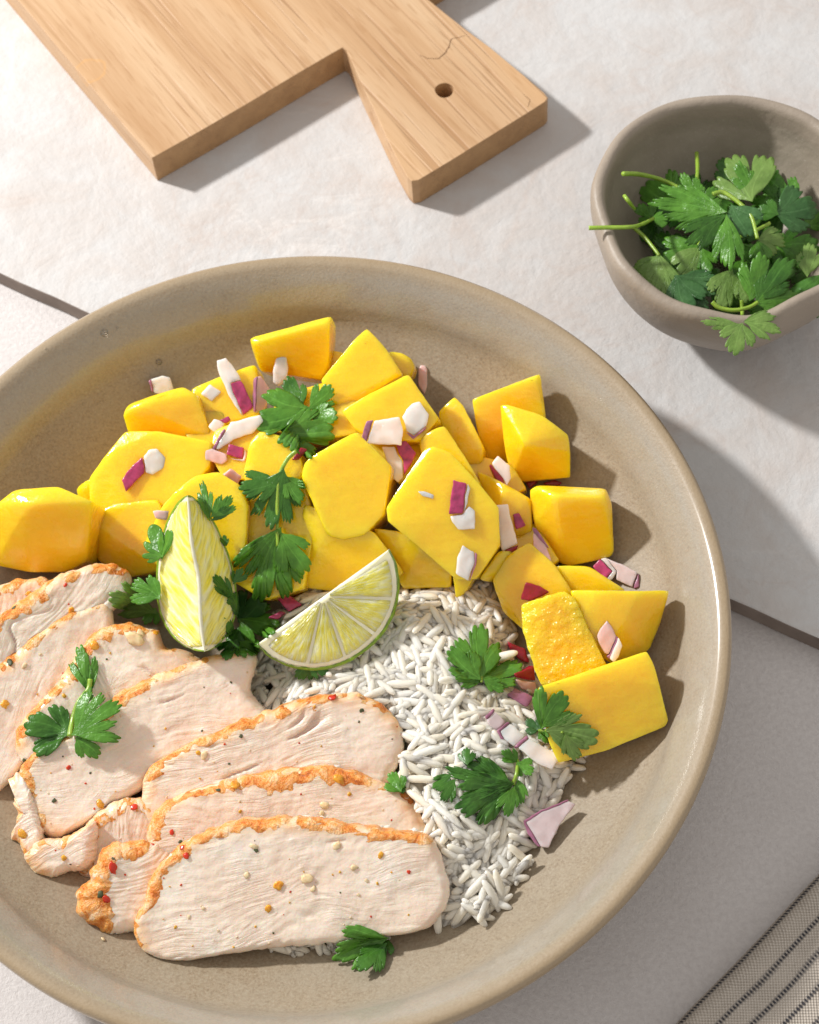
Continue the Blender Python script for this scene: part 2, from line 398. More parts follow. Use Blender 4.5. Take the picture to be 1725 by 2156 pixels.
# ---------------------------------------------------------------- cutting board
BT = 13.2
ztop = SLAB + BT
g0, g1 = P(38, 0, ztop), P(320, 333, ztop); gang = math.atan2(g1.y - g0.y, g1.x - g0.x)
bpx = [(320, 333), (420, 277), (520, 219), (620, 159), (700, 112), (722, 100), (730, 106), (745, 138), (766, 186), (788, 232), (812, 283), (836, 333), (858, 372), (867, 381), (882, 379),
       (950, 338), (1050, 276), (1125, 229), (1148, 214), (1154, 206), (1146, 196), (1112, 166), (1073, 134), (1031, 99), (983, 64), (940, 30), (903, 0), (882, -18), (888, -26), (922, -44), (1150, -180), (700, -860), (-330, -435)]
bp3 = [P(u, v, ztop) for u, v in bpx]
hole_c = P(936, 190, ztop); hr = .0033
def board_mesh():
    bm = bmesh.new()
    hole = [hole_c + Vector((hr * (1 + .05 * math.sin(3 * t)) * math.cos(t), hr * math.sin(t), 0)) for t in [2 * math.pi * k / 28 for k in range(28)]]
    loops = [bp3, hole]; tris = tessellate_polygon([[p for p in l] for l in loops]); flat = [p for l in loops for p in l]
    top = [bm.verts.new(p) for p in flat]; bot = [bm.verts.new((p.x, p.y, SLAB * MM + .0001)) for p in flat]
    for t in tris:
        bm.faces.new([top[i] for i in t]); bm.faces.new([bot[i] for i in t][::-1])
    o = 0
    for l in loops:
        n = len(l)
        for i in range(n): bm.faces.new((top[o + i], bot[o + i], bot[o + (i + 1) % n], top[o + (i + 1) % n]))
        o += n
    bmesh.ops.recalc_face_normals(bm, faces=bm.faces)
    bmesh.ops.dissolve_limit(bm, angle_limit=.01, verts=bm.verts, edges=bm.edges)
    me = bpy.data.meshes.new('cutting_board'); bm.to_mesh(me); bm.free()
    me.materials.append(mat_wood(gang)); me.materials.append(mat_wood(gang, True))
    for p in me.polygons:
        if abs(p.normal.z) < .5:
            d = Vector((math.cos(gang), math.sin(gang), 0)); p.material_index = 1 if abs(p.normal.dot(d)) > .55 else 0
    return me
board = link('cutting_board', board_mesh(), None, None, False)
mb = board.modifiers.new('round', 'BEVEL'); mb.width = .0011; mb.segments = 3; mb.limit_method = 'ANGLE'; mb.angle_limit = R(55); mb.harden_normals = False
tag(board, 'light brown wooden cutting board with a flared handle and a round hanging hole', 'cutting board')
rebase(board)
# thin crack and knot on the handle
def strip(name, px, w0, mat, parent, z):
    pts = catmull([P(u, v, z) for u, v in px], 40, False); vs = []; fs = []
    for i, p in enumerate(pts):
        t = (pts[min(i + 1, 39)] - pts[max(i - 1, 0)]).normalized(); s = Vector((-t.y, t.x, 0)); ww = w0 * (.25 + .75 * math.sin(math.pi * (i + .5) / 40)) * (1 + .6 * nz(p, 900))
        q = p + s * .0003 * nz(p, 700, 3); vs += [q + s * ww, q - s * ww]
    fs = [(2 * i, 2 * i + 1, 2 * i + 3, 2 * i + 2) for i in range(39)]
    o = from_data(name, vs, fs, mat, None, False); reparent(o, parent); return o
mk = plain('wood_crack', (.16, .075, .03), .8)
strip('crack', [(979, 74), (962, 80), (950, 82), (946, 98), (936, 112), (922, 123), (900, 122), (884, 116)], .00017, mk, board, ztop + .06)
strip('crack', [(1100, 197), (1109, 204), (1116, 212), (1112, 226)], .00010, mk, board, ztop + .06)
# ---------------------------------------------------------------- small clay bowl
SB_H = 47.0
sbpts = [(1248, 451.5), (1267.5, 370.5), (1306.5, 313.5), (1387.5, 250.5), (1456.5, 223.5), (1525.5, 215.4), (1567.5, 219), (1657.5, 244.5), (1725, 286.5), (1253, 512), (1267, 568)]
q = [P(u, v, SB_H) for u, v in sbpts]
# least squares circle
import numpy as np
A = np.array([[2 * p.x, 2 * p.y, 1] for p in q]); bb = np.array([p.x ** 2 + p.y ** 2 for p in q]); s_ = np.linalg.lstsq(A, bb, rcond=None)[0]
SBX, SBY = float(s_[0]), float(s_[1]); SBR = float(math.sqrt(s_[2] + s_[0] ** 2 + s_[1] ** 2))
print('small bowl', SBX, SBY, SBR)
def sp_wob(i, r, z, a):
    f = r / SBR; hz = z / (SB_H * MM)
    k = 1 + .016 * math.sin(3 * a + 1.2) * f + .011 * math.sin(7 * a + .4) * f + .006 * math.sin(11 * a) * hz
    return r * k, z + .0010 * hz * math.sin(2 * a + 2) + .0005 * hz * math.sin(5 * a + 1) + .0005 * hz * math.sin(9 * a)
s = SBR
pin = spline([(.0006, .009), (s * .30, .0095), (s * .55, .0145), (s * .75, .0235), (s * .86, .034), (s * .885, .0408), (s * .902, .0455), (s * .93, SB_H * MM)], 36)
pout = spline([(s * .93, SB_H * MM), (s * .975, .0467), (s * .999, .0443), (s * 1.0, .0412), (s * .992, .037), (s * .96, .0305), (s * .86, .020), (s * .70, .0105), (s * .55, .0035), (s * .50, .0003)], 34)[1:]
nsi = len(pin)
sbowl = lathe('small_bowl', pin + pout + [(s * .4, .0003), (.0006, .0010)], MAT['clay'], (SBX, SBY, SLAB * MM), 200, sp_wob,
              {'rim': lambda i, r, z, a: 1.0 if i >= nsi - 5 else 0.0})
tag(sbowl, 'small handmade brown clay bowl full of cilantro, standing on the stone slab', 'bowl')
for o in (bowl, sbowl): rebase(o)

# ---------------------------------------------------------------- mango
def densify(bm, L):
    for _ in range(7):
        es = [e for e in bm.edges if e.calc_length() > L]
        if not es: break
        bmesh.ops.subdivide_edges(bm, edges=es, cuts=1, use_grid_fill=False)
        bmesh.ops.triangulate(bm, faces=[f for f in bm.faces if len(f.verts) > 3])
def chunk(verts, drop, mat, label, bev=1.0, dv=None, wet=False, seed=0):
    up_ = 0
    for _ in range(3):
        q0 = [P(u, v, z + up_) for u, v, z in verts]; up_ += max(0, max((bowl_z(p.x, p.y) - p.z) * 1000 + 3.5 for p in q0))
    pts = [P(u, v, z + up_) for u, v, z in verts]
    dv = Vector(dv) if dv else Vector((.15, .35, -1)).normalized()
    low = []
    for p in pts:
        qv = p + dv * drop * MM
        zf = bowl_z(qv.x, qv.y) + .0004
        if qv.z < zf: qv = p + dv * max(.001, (p.z - zf) / -dv.z)
        low.append(qv)
    c = sum(pts, Vector()) / len(pts)
    bm = bmesh.new()
    for p in pts: bm.verts.new(p)
    for p in low: bm.verts.new(c + dv * drop * MM * .3 + (p - c - dv * drop * MM * .3) * .94)
    r = bmesh.ops.convex_hull(bm, input=bm.verts)
    dead = [g for g in r['geom_interior'] + r['geom_unused'] if isinstance(g, bmesh.types.BMVert)]
    if dead: bmesh.ops.delete(bm, geom=list(set(dead)), context='VERTS')
    bmesh.ops.dissolve_limit(bm, angle_limit=R(9), verts=bm.verts, edges=bm.edges)
    try: bmesh.ops.bevel(bm, geom=[e for e in bm.edges if e.is_manifold and e.calc_face_angle(0) > R(14)], offset=bev * MM, segments=2, profile=.55, affect='EDGES', clamp_overlap=True)
    except Exception as ex: print(ex)
    bmesh.ops.remove_doubles(bm, verts=bm.verts, dist=.00008)
    bmesh.ops.triangulate(bm, faces=bm.faces)
    densify(bm, .0017)
    for _ in range(2): bmesh.ops.smooth_vert(bm, verts=bm.verts, factor=.5, use_axis_x=True, use_axis_y=True, use_axis_z=True)
    bm.normal_update()
    for v in bm.verts:
        k = .38 * nz(v.co, 45, seed) + .10 * nz(v.co, 190, seed + 4) + (.45 if wet and 'glistening' in label and 'scooped' not in label else .14 if wet else .05) * nz(v.co, 520, seed + 9)
        v.co += v.normal * k * MM
    bmesh.ops.recalc_face_normals(bm, faces=bm.faces)
    me = bpy.data.meshes.new('mango_chunk'); bm.to_mesh(me); bm.free()
    o = link('mango_chunk', me, mat); rebase(o)
    tag(o, label, 'mango', 'mango chunks in the bowl'); return o
m0, m1, m2 = MAT['mango']; mw_ = MAT['mango_wet']; MW2 = mw_
MANGO = [
 ([(525,711,46),(612,688,48),(698,664,50),(692,771,36),(676,800,32),(547,780,32),(536,752,38),(531,722,47),(694,678,50.5)], 13, m0, 'tall mango chunk with a straight top edge, rearmost against the back of the bowl', None),
 ([(693,736,34),(722,739,34),(730,800,28),(684,800,28)], 12, m2, 'sliver of mango showing between the rearmost chunk and the peaked chunk', None),
 ([(772,689,47),(748,712,49),(673,801,42),(700,850,38),(716,868,35),(846,786,43),(813,732,46),(792,708,47)], 20, m1, 'peaked mango chunk right of the rearmost chunk, its long top sloping left', None),
 ([(816,738,33),(844,740,33),(866,753,32),(874,773,30),(866,795,28),(820,790,30)], 12, m2, 'small mango end with an orange rim behind the peaked chunk', None),
 ([(402,819,36),(470,790,38),(536,766,38),(543,790,37),(548,870,34),(446,903,32),(411,867,34)], 16, m1, 'mango chunk lying under the long red onion strip at the back left', None),
 ([(257,871,40),(270,850,40),(330,828,42),(384,812,42),(413,828,42),(432,870,38),(452,929,32),(360,925,31),(268,912,31),(292,852,43)], 18, m0, 'mango chunk with a bright grooved top edge below the small white onion cube', None),
 ([(158,1030,22),(178,1012,25),(196,1006,26),(230,1060,20),(180,1100,16)], 12, m1, 'thin mango edge peeping out left of the big rear left chunk', None),
 ([(186,1008,32),(222,958,37),(263,907,39),(330,905,41),(446,930,40),(440,985,37),(380,1040,33),(300,1120,27),(190,1110,24)], 22, m0, 'big smooth mango chunk carrying the dark red onion piece at the left', None),
 ([(0,1058,33),(30,1030,35),(120,1024,37),(160,1038,37),(195,1055,36),(184,1112,26),(184,1180,15),(140,1205,13),(62,1206,14),(-15,1190,15),(-30,1080,28),(62,1062,37)], 20, m0, 'mango block at the left edge of the picture beside the chicken', None),
 ([(180,1090,28),(240,1060,31),(330,1050,34),(360,1110,30),(340,1200,22),(270,1215,16),(210,1185,16),(176,1150,17)], 16, m2, 'shaded mango chunk between the left edge block and the standing lime wedge', None),
 ([(336,1070,40),(372,1030,43),(410,1000,44),(459,991,44),(505,1020,43),(521,1061,41),(516,1171,32),(440,1200,29),(331,1195,27),(300,1150,31)], 22, m1, 'rounded mango chunk behind the standing lime wedge', None),
 ([(450,905,38),(500,885,40),(545,868,40),(560,920,39),(530,1010,36),(470,1010,36),(440,960,37)], 14, m2, 'mango chunk covered by the cluster of pink onion pieces', None),
 ([(524,930,44),(546,906,45),(590,915,46),(630,950,45),(640,1000,42),(600,1040,38),(516,1061,36),(512,1000,40)], 20, m0, 'mango chunk behind the upright cilantro sprig, under the stem tip', None),
 ([(500,1020,38),(640,1010,40),(665,1100,35),(640,1240,24),(560,1265,22),(480,1220,24)], 20, m2, 'mango chunk lying under the upright cilantro sprig', None),
 ([(633,1004,45),(640,972,48),(657,960,49),(700,935,51),(750,907,52),(789,945,50),(824,980,47),(818,1040,42),(811,1083,39),(767,1127,36),(723,1136,35),(688,1127,36),(657,1040,42)], 20, m1, 'wet mango chunk with scooped glistening top in the middle of the heap', 'wet'),
 ([(640,1060,38),(690,1115,36),(789,1118,36),(815,1150,33),(850,1205,26),(800,1240,20),(700,1245,18),(630,1235,20),(628,1140,30)], 20, m0, 'long mango chunk just behind the lying lime wedge', None),
 ([(717,865,46),(770,832,49),(820,808,50),(860,786,51),(884,818,50),(925,880,46),(884,930,44),(820,930,42),(750,910,43)], 18, m0, 'mango chunk with a crisp far corner, under the broad white onion piece', None),
 ([(922,867,36),(940,848,38),(957,834,39),(975,852,39),(1000,903,37),(1019,944,34),(1014,975,30),(1001,993,28),(960,960,32),(930,900,35)], 16, m0, 'narrow mango chunk standing right of the crisp cornered chunk', None),
 ([(880,929,43),(905,905,46),(935,894,46),(975,950,44),(1012,1018,40),(1000,1060,36),(900,1000,38)], 14, m0, 'mango chunk whose upper corner shows above the large speckled slab', None),
 ([(993,840,37),(1060,815,39),(1137,787,40),(1142,830,37),(1150,882,32),(1150,940,24),(1067,975,20),(1023,975,20),(1006,910,29),(1128,796,41)], 15, m0, 'upright mango slab behind, at the right end of the rear row', None),
 ([(1052,852,42),(1067,850,43),(1142,874,43),(1168,895,42),(1197,914,40),(1202,953,35),(1201,1006,26),(1150,1012,24),(1102,1013,24),(1078,1006,25),(1063,945,33),(1104,934,42)], 18, m1, 'jagged edged mango chunk leaning on the upright slab at the right', None),
 ([(812,1068,44),(840,1030,46),(882,975,49),(896,945,51),(912,940,52),(948,953,51),(1000,1010,48),(1049,1068,44),(1052,1147,37),(1030,1185,34),(1003,1219,31),(962,1222,31),(930,1180,34),(870,1150,37),(816,1098,42)], 13, m1, 'largest mango slab, speckled and flat, with four onion pieces on it', None),
 ([(950,1205,26),(1006,1205,27),(985,1240,22),(960,1268,18),(955,1240,21)], 8, m0, 'pointed mango tip sticking out below the largest slab over the rice', None),
 ([(1003,989,32),(1040,1005,35),(1063,1028,36),(1118,1050,34),(1122,1120,27),(1093,1150,24),(1040,1120,30)], 16, m2, 'mango chunk between the largest slab and the square block', None),
 ([(1113,1030,33),(1129,1021,35),(1200,1020,36),(1276,1028,35),(1289,1059,33),(1292,1110,28),(1294,1173,21),(1199,1193,19),(1178,1187,19),(1124,1107,26),(1168,1044,39),(1274,1046,38)], 17, m0, 'smooth square mango block alone at the right with a dark shadow', None),
 ([(785,1112,33),(847,1120,34),(887,1142,33),(952,1185,28),(950,1237,21),(900,1242,20),(847,1241,20),(820,1190,25)], 16, m2, 'mango chunk in front, right behind the tip of the lying lime wedge', None),
 ([(1008,1219,27),(1050,1160,31),(1078,1160,31),(1060,1205,27),(1030,1224,24)], 10, m1, 'small mango corner below the cream onion strip', None),
 ([(1036,1222,26),(1067,1169,31),(1115,1140,33),(1170,1190,31),(1205,1245,28),(1180,1300,22),(1110,1335,17),(1058,1290,18)], 16, m2, 'shaded orange mango chunk holding the dark red onion piece', None),
 ([(1166,1191,29),(1200,1190,30),(1243,1193,29),(1278,1222,28),(1318,1242,26),(1280,1275,23),(1199,1250,25)], 12, m1, 'flat mango chunk below the square block, right of the shaded chunk', None),
 ([(1199,1242,33),(1262,1244,35),(1349,1243,33),(1410,1242,27),(1406,1265,24),(1390,1320,18),(1368,1372,15),(1287,1400,18),(1262,1380,22),(1222,1310,29),(1322,1300,30)], 17, m0, 'pointed mango chunk reaching furthest right, with a pink onion on it', None),
 ([(1096,1273,42),(1140,1256,45),(1190,1243,46),(1212,1262,45),(1236,1302,42),(1280,1406,34),(1240,1428,32),(1199,1441,31),(1137,1445,31),(1112,1370,36),(1100,1320,39)], 15, mw_, 'glistening fibrous mango cube propped on its neighbours at the lower right', 'wet'),
 ([(1133,1447,27),(1200,1432,27),(1274,1410,27),(1362,1371,26),(1378,1400,25),(1390,1440,23),(1408,1518,16),(1400,1530,15),(1340,1555,14),(1278,1581,13),(1210,1600,12),(1176,1606,12),(1155,1560,17)], 12, m0, 'lowest mango chunk, a broad flat slab under a cilantro sprig at the right', None),

 ([(585,830,35),(700,800,37),(760,850,38),(770,910,36),(640,930,36),(560,900,35)], 18, m2, 'mango chunk almost wholly under the rear cilantro leaf', None),
 ([(740,905,36),(880,900,38),(905,960,37),(840,1020,36),(780,960,36)], 18, m1, 'mango chunk seen through the gap under the broad white onion piece', None),
 ([(925,985,30),(1010,960,30),(1080,975,30),(1110,1030,28),(1060,1050,28),(990,1030,30)], 14, m2, 'mango chunk deep in the gap below the white onion block', None),
 ([(400,840,34),(470,860,34),(480,940,33),(420,960,33),(380,900,34)], 16, m2, 'mango chunk low in the heap behind the pink onion cluster', None),
 ([(1050,1110,27),(1130,1100,27),(1180,1180,27),(1130,1215,25),(1060,1190,27)], 12, m2, 'mango chunk in the shadow left of the square block', None),
]
mangos = []
for i, (vv, dr, mt, lb, wt) in enumerate(MANGO):
    mangos.append(chunk(vv, dr, mt, lb, .65, None, wt == 'wet', i * 3.3))

# ---------------------------------------------------------------- chicken
def chicken(outline, ref, tilt, az, t, crust_dir, camt, label, N=200, fib_ang=0.0, ragged=.5, fibre=1.0, seed=0, e_r=None, bend=0.0, rest=False):
    T = R(tilt); h = Vector((math.cos(R(az)), math.sin(R(az)), 0)); n = (-math.sin(T) * h + math.cos(T) * Vector((0, 0, 1))).normalized()
    p0 = P(*ref); e1 = Vector((0, 0, 1)).cross(h).normalized() * -1; e2 = n.cross(e1) * -1
    if e2.z < 0: e2 = -e2
    for _ in range(40 if rest else 1):
        pts = catmull([on_plane(u, v, p0, n) for u, v in outline], N)
        vis_ = [p for p in pts if math.hypot(p.x, p.y) < .122]
        if min(p.z - bowl_z(p.x, p.y) for p in vis_) > .0012: break
        p0 = p0 - ray(ref[0], ref[1]) * .0008
    c = sum(pts, Vector()) / N
    t = t * MM; re = min(t * .5, (e_r or t * .42 * 1000) * MM if e_r else t * .42)
    # px direction of each outline point from the centre
    cpx = Vector((sum(p[0] for p in outline) / len(outline), sum(p[1] for p in outline) / len(outline)))
    cdv = Vector(crust_dir).normalized()
    wd = []
    for i in range(N):
        tg = (pts[(i + 2) % N] - pts[i - 2]).normalized(); o = tg.cross(n)
        if o.dot(pts[i] - c) < 0: o = -o
        px = Vector((o.dot(RT), -o.dot(UP))); px.normalize()
        wd.append(px.dot(cdv))
    for i in range(N):
        d = (pts[i] - c); k = sm(-.1, .5, wd[i])
        pts[i] = pts[i] + d.normalized() * MM * ((ragged * .5 + k * ragged * .9) * nz(pts[i], 300, seed) + (.5 * ragged) * nz(pts[i], 900, seed + 5))
    rings = []      # (offset inwards, depth)
    for k in range(7):
        a = math.pi / 2 * k / 6; rings.append((re - re * math.cos(a) if 0 else re * (1 - math.cos(a)), 0, a))
    prof = [(re * (1 - math.sin(math.pi / 2 * k / 7)), re * (1 - math.cos(math.pi / 2 * k / 7)), 0) for k in range(8)]  # from face edge outwards: inset, depth
    vs = []; fib = []; edg = []; mask = []; ring_idx = []; fau = []; fbu = []
    fx = math.cos(R(fib_ang)) * e1 + math.sin(R(fib_ang)) * e2; fy = n.cross(fx)
    def add_ring(fn, inset_e, dep, front):
        st = len(vs)
        for i in range(N):
            d = pts[i] - c; L = d.length; p = fn(i, d, L)
            e = inset_e(i, L)
            m = sm(-.15, .45, wd[i]) * (1 - .75 * sm(re * .5, re + .0012, e)) * (1 - sm(re, re + .0042 * min(camt, 1.4), e)) * camt
            m += (1.15 * nz(p, 70, seed) + .9 * nz(p, 220, seed) + .6 * nz(p, 520, seed) - .36) * min(1, m * 4)
            mask.append(m)
            a = (p - c).dot(fx); b = (p - c).dot(fy); q = Vector((a * 32, b * 330, seed))
            warp = nz(p, 55, seed + 2) * 3.6 + nz(p, 140, seed + 21) * .8
            s1 = noise.noise(q + Vector((0, warp, 0))); s2 = noise.noise(Vector((a * 70, b * 700 + warp * 2, seed + 7)))
            cr = sm(.34, .52, s1) * sm(-.05, .25, nz(p, 45, seed + 11)) * fibre
            s3 = noise.noise(Vector((a * 55, b * 1300 + warp * 2.5, seed + 9))); f = (cr * .9 + .34 * max(0, s2) + .25 * max(0, s3)) if front else 0
            dz = (-.95 * cr + (.20 * s2 + .13 * s3) * fibre + .5 * nz(p, 90, seed) + .18 * nz(p, 380, seed)) * MM
            if not front: dz = .4 * nz(p, 200, seed) * MM
            bz = bend * ((p - c).dot(e1) ** 2) * 1000 * MM
            out = (p - c).normalized() * (.35 * nz(p, 330, seed + 3)) * MM * (1 if e < re else 0)
            vs.append(p + n * (dz - dep) + out - n * bz); fau.append(a * 1000); fbu.append((b + warp * .0009) * 1000); fib.append(min(1, f)); edg.append(min(1, max(0, 1 - sm(re * .2, re + .0030 + .002 * nz(p, 130, seed), e))) * sm(-.5, .3, wd[i]))
        ring_idx.append(st)
    nin = 26
    for k in range(nin):                                        # the cut face
        s_ = (k + 1) / nin
        add_ring(lambda i, d, L: c + d * (1 - re / L) * s_, lambda i, L: L - (L - re) * s_, 0, True)
    for ins, dep, _ in [(re * (1 - math.sin(a)), re * (1 - math.cos(a))) + (0,) for a in [math.pi / 2 * k / 7 for k in range(1, 8)]]:
        add_ring(lambda i, d, L: c + d * (1 - ins / L), lambda i, L: ins, dep, dep < re * .3)
    add_ring(lambda i, d, L: c + d * (1 - .0001 / L), lambda i, L: 0, max(re, t - re), False)
    for a in [math.pi / 2 * k / 4 for k in range(1, 5)]:
        ins = re * (1 - math.cos(a)); add_ring(lambda i, d, L: c + d * (1 - ins / L), lambda i, L: ins, max(re, t - re) + re * math.sin(a), False)
    add_ring(lambda i, d, L: c + d * .5, lambda i, L: L * .5, t, False)
    for v in vs:
        if math.hypot(v.x, v.y) < .124: v.z = max(v.z, bowl_z(v.x, v.y) + .0003)
    cf = len(vs); vs.append(c + n * (.1 * MM)); fib.append(0); edg.append(0); mask.append(0); fau.append(0); fbu.append(0)
    cb = len(vs); vs.append(c - n * t); fib.append(0); edg.append(0); mask.append(0); fau.append(0); fbu.append(0)
    fs = []
    for a_, b_ in zip(ring_idx, ring_idx[1:]):
        for i in range(N): fs.append((a_ + i, b_ + i, b_ + (i + 1) % N, a_ + (i + 1) % N))
    for i in range(N): fs.append((ring_idx[0] + (i + 1) % N, cf, ring_idx[0] + i)); fs.append((ring_idx[-1] + i, cb, ring_idx[-1] + (i + 1) % N))
    root = empty('chicken_slice', Vector((c.x, c.y, min(v.z for v in vs))))
    me = bpy.data.meshes.new('flesh'); me.from_pydata([tuple(v) for v in vs], [], fs)
    for nm, dat in (('fib', fib), ('edge', edg), ('fa', fau), ('fb', fbu)):
        at = me.attributes.new(nm, 'FLOAT', 'POINT'); at.data.foreach_set('value', dat)
    bm = bmesh.new(); bm.from_mesh(me); bmesh.ops.recalc_face_normals(bm, faces=bm.faces); bm.to_mesh(me); bm.free()
    fo = link('flesh', me, MAT['flesh']); reparent(fo, root)
    # crust: a layer over the marinated edge
    nrm = [Vector(v.normal) for v in me.vertices]
    use = [f for f in fs if max(mask[i] for i in f) > .30]
    ids = sorted({i for f in use for i in f}); mp = {j: k for k, j in enumerate(ids)}
    cv = []
    for j in ids:
        v = vs[j]; off = max(-.35, min(.6, (mask[j] - .42) * 1.5)) * .20 + (.22 * abs(nz(v, 520, seed + 1)) + .35 * nz(v, 240, seed + 6)) * min(1, max(0, mask[j] - .3) * 2)
        cv.append(v + nrm[j] * off * MM)
    if use:
        co = from_data('crust', cv, [tuple(mp[i] for i in f) for f in use], MAT['crust']); reparent(co, root)
    tag(root, label, 'chicken slice', 'sliced chicken breast fanned out in the bowl')
    return root, fo, n
def k2(l): return [(.58 * x, 1518 + .58 * y) for x, y in l]
CH = []
CH.append(chicken([(-20,1245),(25,1220),(65,1216),(100,1218),(132,1240),(120,1290),(60,1340),(-40,1370),(-60,1290)], (40,1230,30), 26, 125, 9, (.2,-1), .8, 'chicken slice corner furthest back, half hidden at the left edge', seed=1, fib_ang=40))
CH.append(chicken([(-40,1335),(10,1290),(65,1250),(110,1218),(150,1200),(200,1187),(245,1186),(272,1200),(282,1225),(268,1262),(200,1320),(120,1380),(20,1440),(-60,1460)], (150,1230,35), 28, 125, 10, (-.5,-1), 1.0, 'long chicken slice next to the mango, second from the back', seed=2, fib_ang=20))
CH.append(chicken([(-50,1440),(20,1380),(80,1330),(140,1290),(200,1268),(232,1263),(243,1295),(238,1350),(190,1440),(130,1520),(60,1600),(20,1650),(-40,1690),(-80,1560)], (120,1330,32), 26, 130, 10, (-.7,-1), .9, 'smooth chicken slice reaching the left edge, third from the back', seed=3, fibre=.4, fib_ang=30))
CH.append(chicken([(50,1515),(85,1475),(120,1440),(150,1395),(185,1345),(210,1325),(240,1313),(280,1308),(305,1318),(335,1325),(352,1358),(392,1366),(432,1390),(420,1420),(330,1480),(230,1560),(120,1610),(60,1610),(36,1580),(36,1545)], (240,1400,29.5), 23, 128, 10, (-.4,-1), .8, 'chicken slice with crumbly top edge under the standing lime wedge', seed=4, fib_ang=100))
CH.append(chicken([(14,1633),(31,1622),(60,1645),(80,1710),(90,1775),(58,1800),(40,1780),(19,1760),(36,1746),(26,1696),(24,1667)], (40,1700,18), 16, 100, 8, (-1,0), .25, 'frayed white shred of chicken at the left end of the fan', seed=5, rest=True, ragged=1.3, fib_ang=0, fibre=1))
CH.append(chicken([(543,1400),(543,1378),(520,1369),(500,1370),(450,1378),(415,1390),(380,1400),(350,1412),(300,1432),(250,1462),(190,1510),(130,1552),(70,1585),(42,1615),(36,1645),(44,1690),(68,1740),(112,1768),(140,1757),(192,1730),(228,1696),(268,1682),(310,1655),(370,1610),(450,1565),(520,1530),(568,1505),(548,1478),(530,1450)], (300,1580,24.5), 22, 112, 11, (-1,-.25), 1.0, 'widest chicken slice in the middle, with a three part cilantro leaf on it', N=260, seed=6, fib_ang=-18))
CH.append(chicken([(48,1806),(62,1788),(86,1770),(125,1768),(168,1745),(200,1735),(200,1800),(180,1830),(144,1838),(110,1848),(80,1845),(60,1826)], (120,1800,15), 24, 95, 9, (-1,-.1), .9, 'short chicken end piece at the lower left, resting on the bowl', seed=7, rest=True, ragged=.9, fib_ang=20))
CH.append(chicken([(168,1782),(182,1734),(206,1710),(240,1691),(280,1680),(325,1690),(350,1740),(330,1800),(260,1830),(211,1850),(182,1855),(166,1830)], (240,1750,20), 26, 115, 10, (-1,-1), .6, 'rounded chicken piece tucked under two slices at the left', seed=8, fib_ang=40))
CH.append(chicken([(297,1668),(300,1640),(318,1618),(340,1600),(400,1565),(450,1545),(500,1520),(570,1495),(620,1478),(660,1468),(700,1463),(750,1460),(800,1484),(836,1515),(852,1550),(847,1590),(832,1625),(780,1700),(600,1760),(420,1780),(330,1750),(300,1710)], (700,1463,34), 26, 92, 10.5, (-.45,-1), 1.0, 'chicken slice with split grain reaching into the rice, third from the front', N=240, seed=9, fib_ang=8, e_r=3.6))
CH.append(chicken([(209,1813),(230,1784),(262,1778),(300,1775),(340,1790),(380,1830),(360,1900),(320,1950),(283,1966),(235,1974),(216,1962),(199,1952),(176,1936),(158,1902),(168,1876),(190,1861),(194,1838)], (260,1860,15), 28, 110, 11, (-1,-.3), 2.6, 'knobbly orange crusted chicken end left of the front slice', seed=10, rest=True, ragged=.8))
CH.append(chicken([(305,1778),(307,1750),(331,1704),(377,1674),(420,1662),(464,1650),(522,1634),(580,1625),(626,1619),(684,1616),(731,1624),(790,1645),(845,1665),(880,1705),(900,1745),(895,1790),(820,1850),(600,1880),(420,1880),(340,1840),(315,1815)], (600,1619,31), 26, 90, 10.5, (-.4,-1), 1.15, 'chicken slice with a curled left end, second from the front', N=240, seed=11, fib_ang=4, e_r=4.2))
CH.append(chicken(k2([(490,780),(484,720),(515,672),(535,600),(560,552),(600,500),(650,455),(740,405),(850,372),(960,358),(1060,352),(1180,368),(1300,385),(1400,400),(1550,425),(1595,480),(1622,560),(1632,630),(1615,690),(1560,752),(1450,782),(1300,792),(1200,812),(1000,828),(860,845),(760,862),(650,876),(540,855),(505,825)]), (600,1730,28.5), 25, 88, 11, (-.75,-.8), 1.25, 'front chicken slice with its whole oval cut face flecked with orange spice', N=280, rest=True, seed=12, fib_ang=6, fibre=.75, e_r=3.0))
add_tree([bowl, sbowl, board, slab] + mangos + [c[1] for c in CH])

# ---------------------------------------------------------------- rice
rp = [(520,1440),(560,1330),(640,1235),(740,1215),(900,1200),(1030,1215),(1075,1290),(1110,1400),(1150,1480),(1200,1560),(1203,1640),(1160,1700),(1122,1790),(1098,1850),(1062,1905),(1030,1950),(960,1955),(860,1960),(760,2010),(600,2015),(560,1960),(500,1800),(450,1600)]
rw = [P(u, v, 10) for u, v in rp]
def inside_d(x, y):
    ins = False; dm = 9; m = len(rw)
    for i in range(m):
        a, b = rw[i], rw[(i + 1) % m]
        if (a.y > y) != (b.y > y) and x < (b.x - a.x) * (y - a.y) / (b.y - a.y) + a.x: ins = not ins
        t = max(0, min(1, ((x - a.x) * (b.x - a.x) + (y - a.y) * (b.y - a.y)) / ((b.x - a.x) ** 2 + (b.y - a.y) ** 2)))
        dm = min(dm, math.hypot(x - a.x - t * (b.x - a.x), y - a.y - t * (b.y - a.y)))
    return dm if ins else -dm
def mound(x, y):
    d = inside_d(x, y)
    if d < 0: return None
    return bowl_z(x, y) + .019 * min(1, d / .026) ** .62 + .0022 * nz((x, y, 0), 60) 
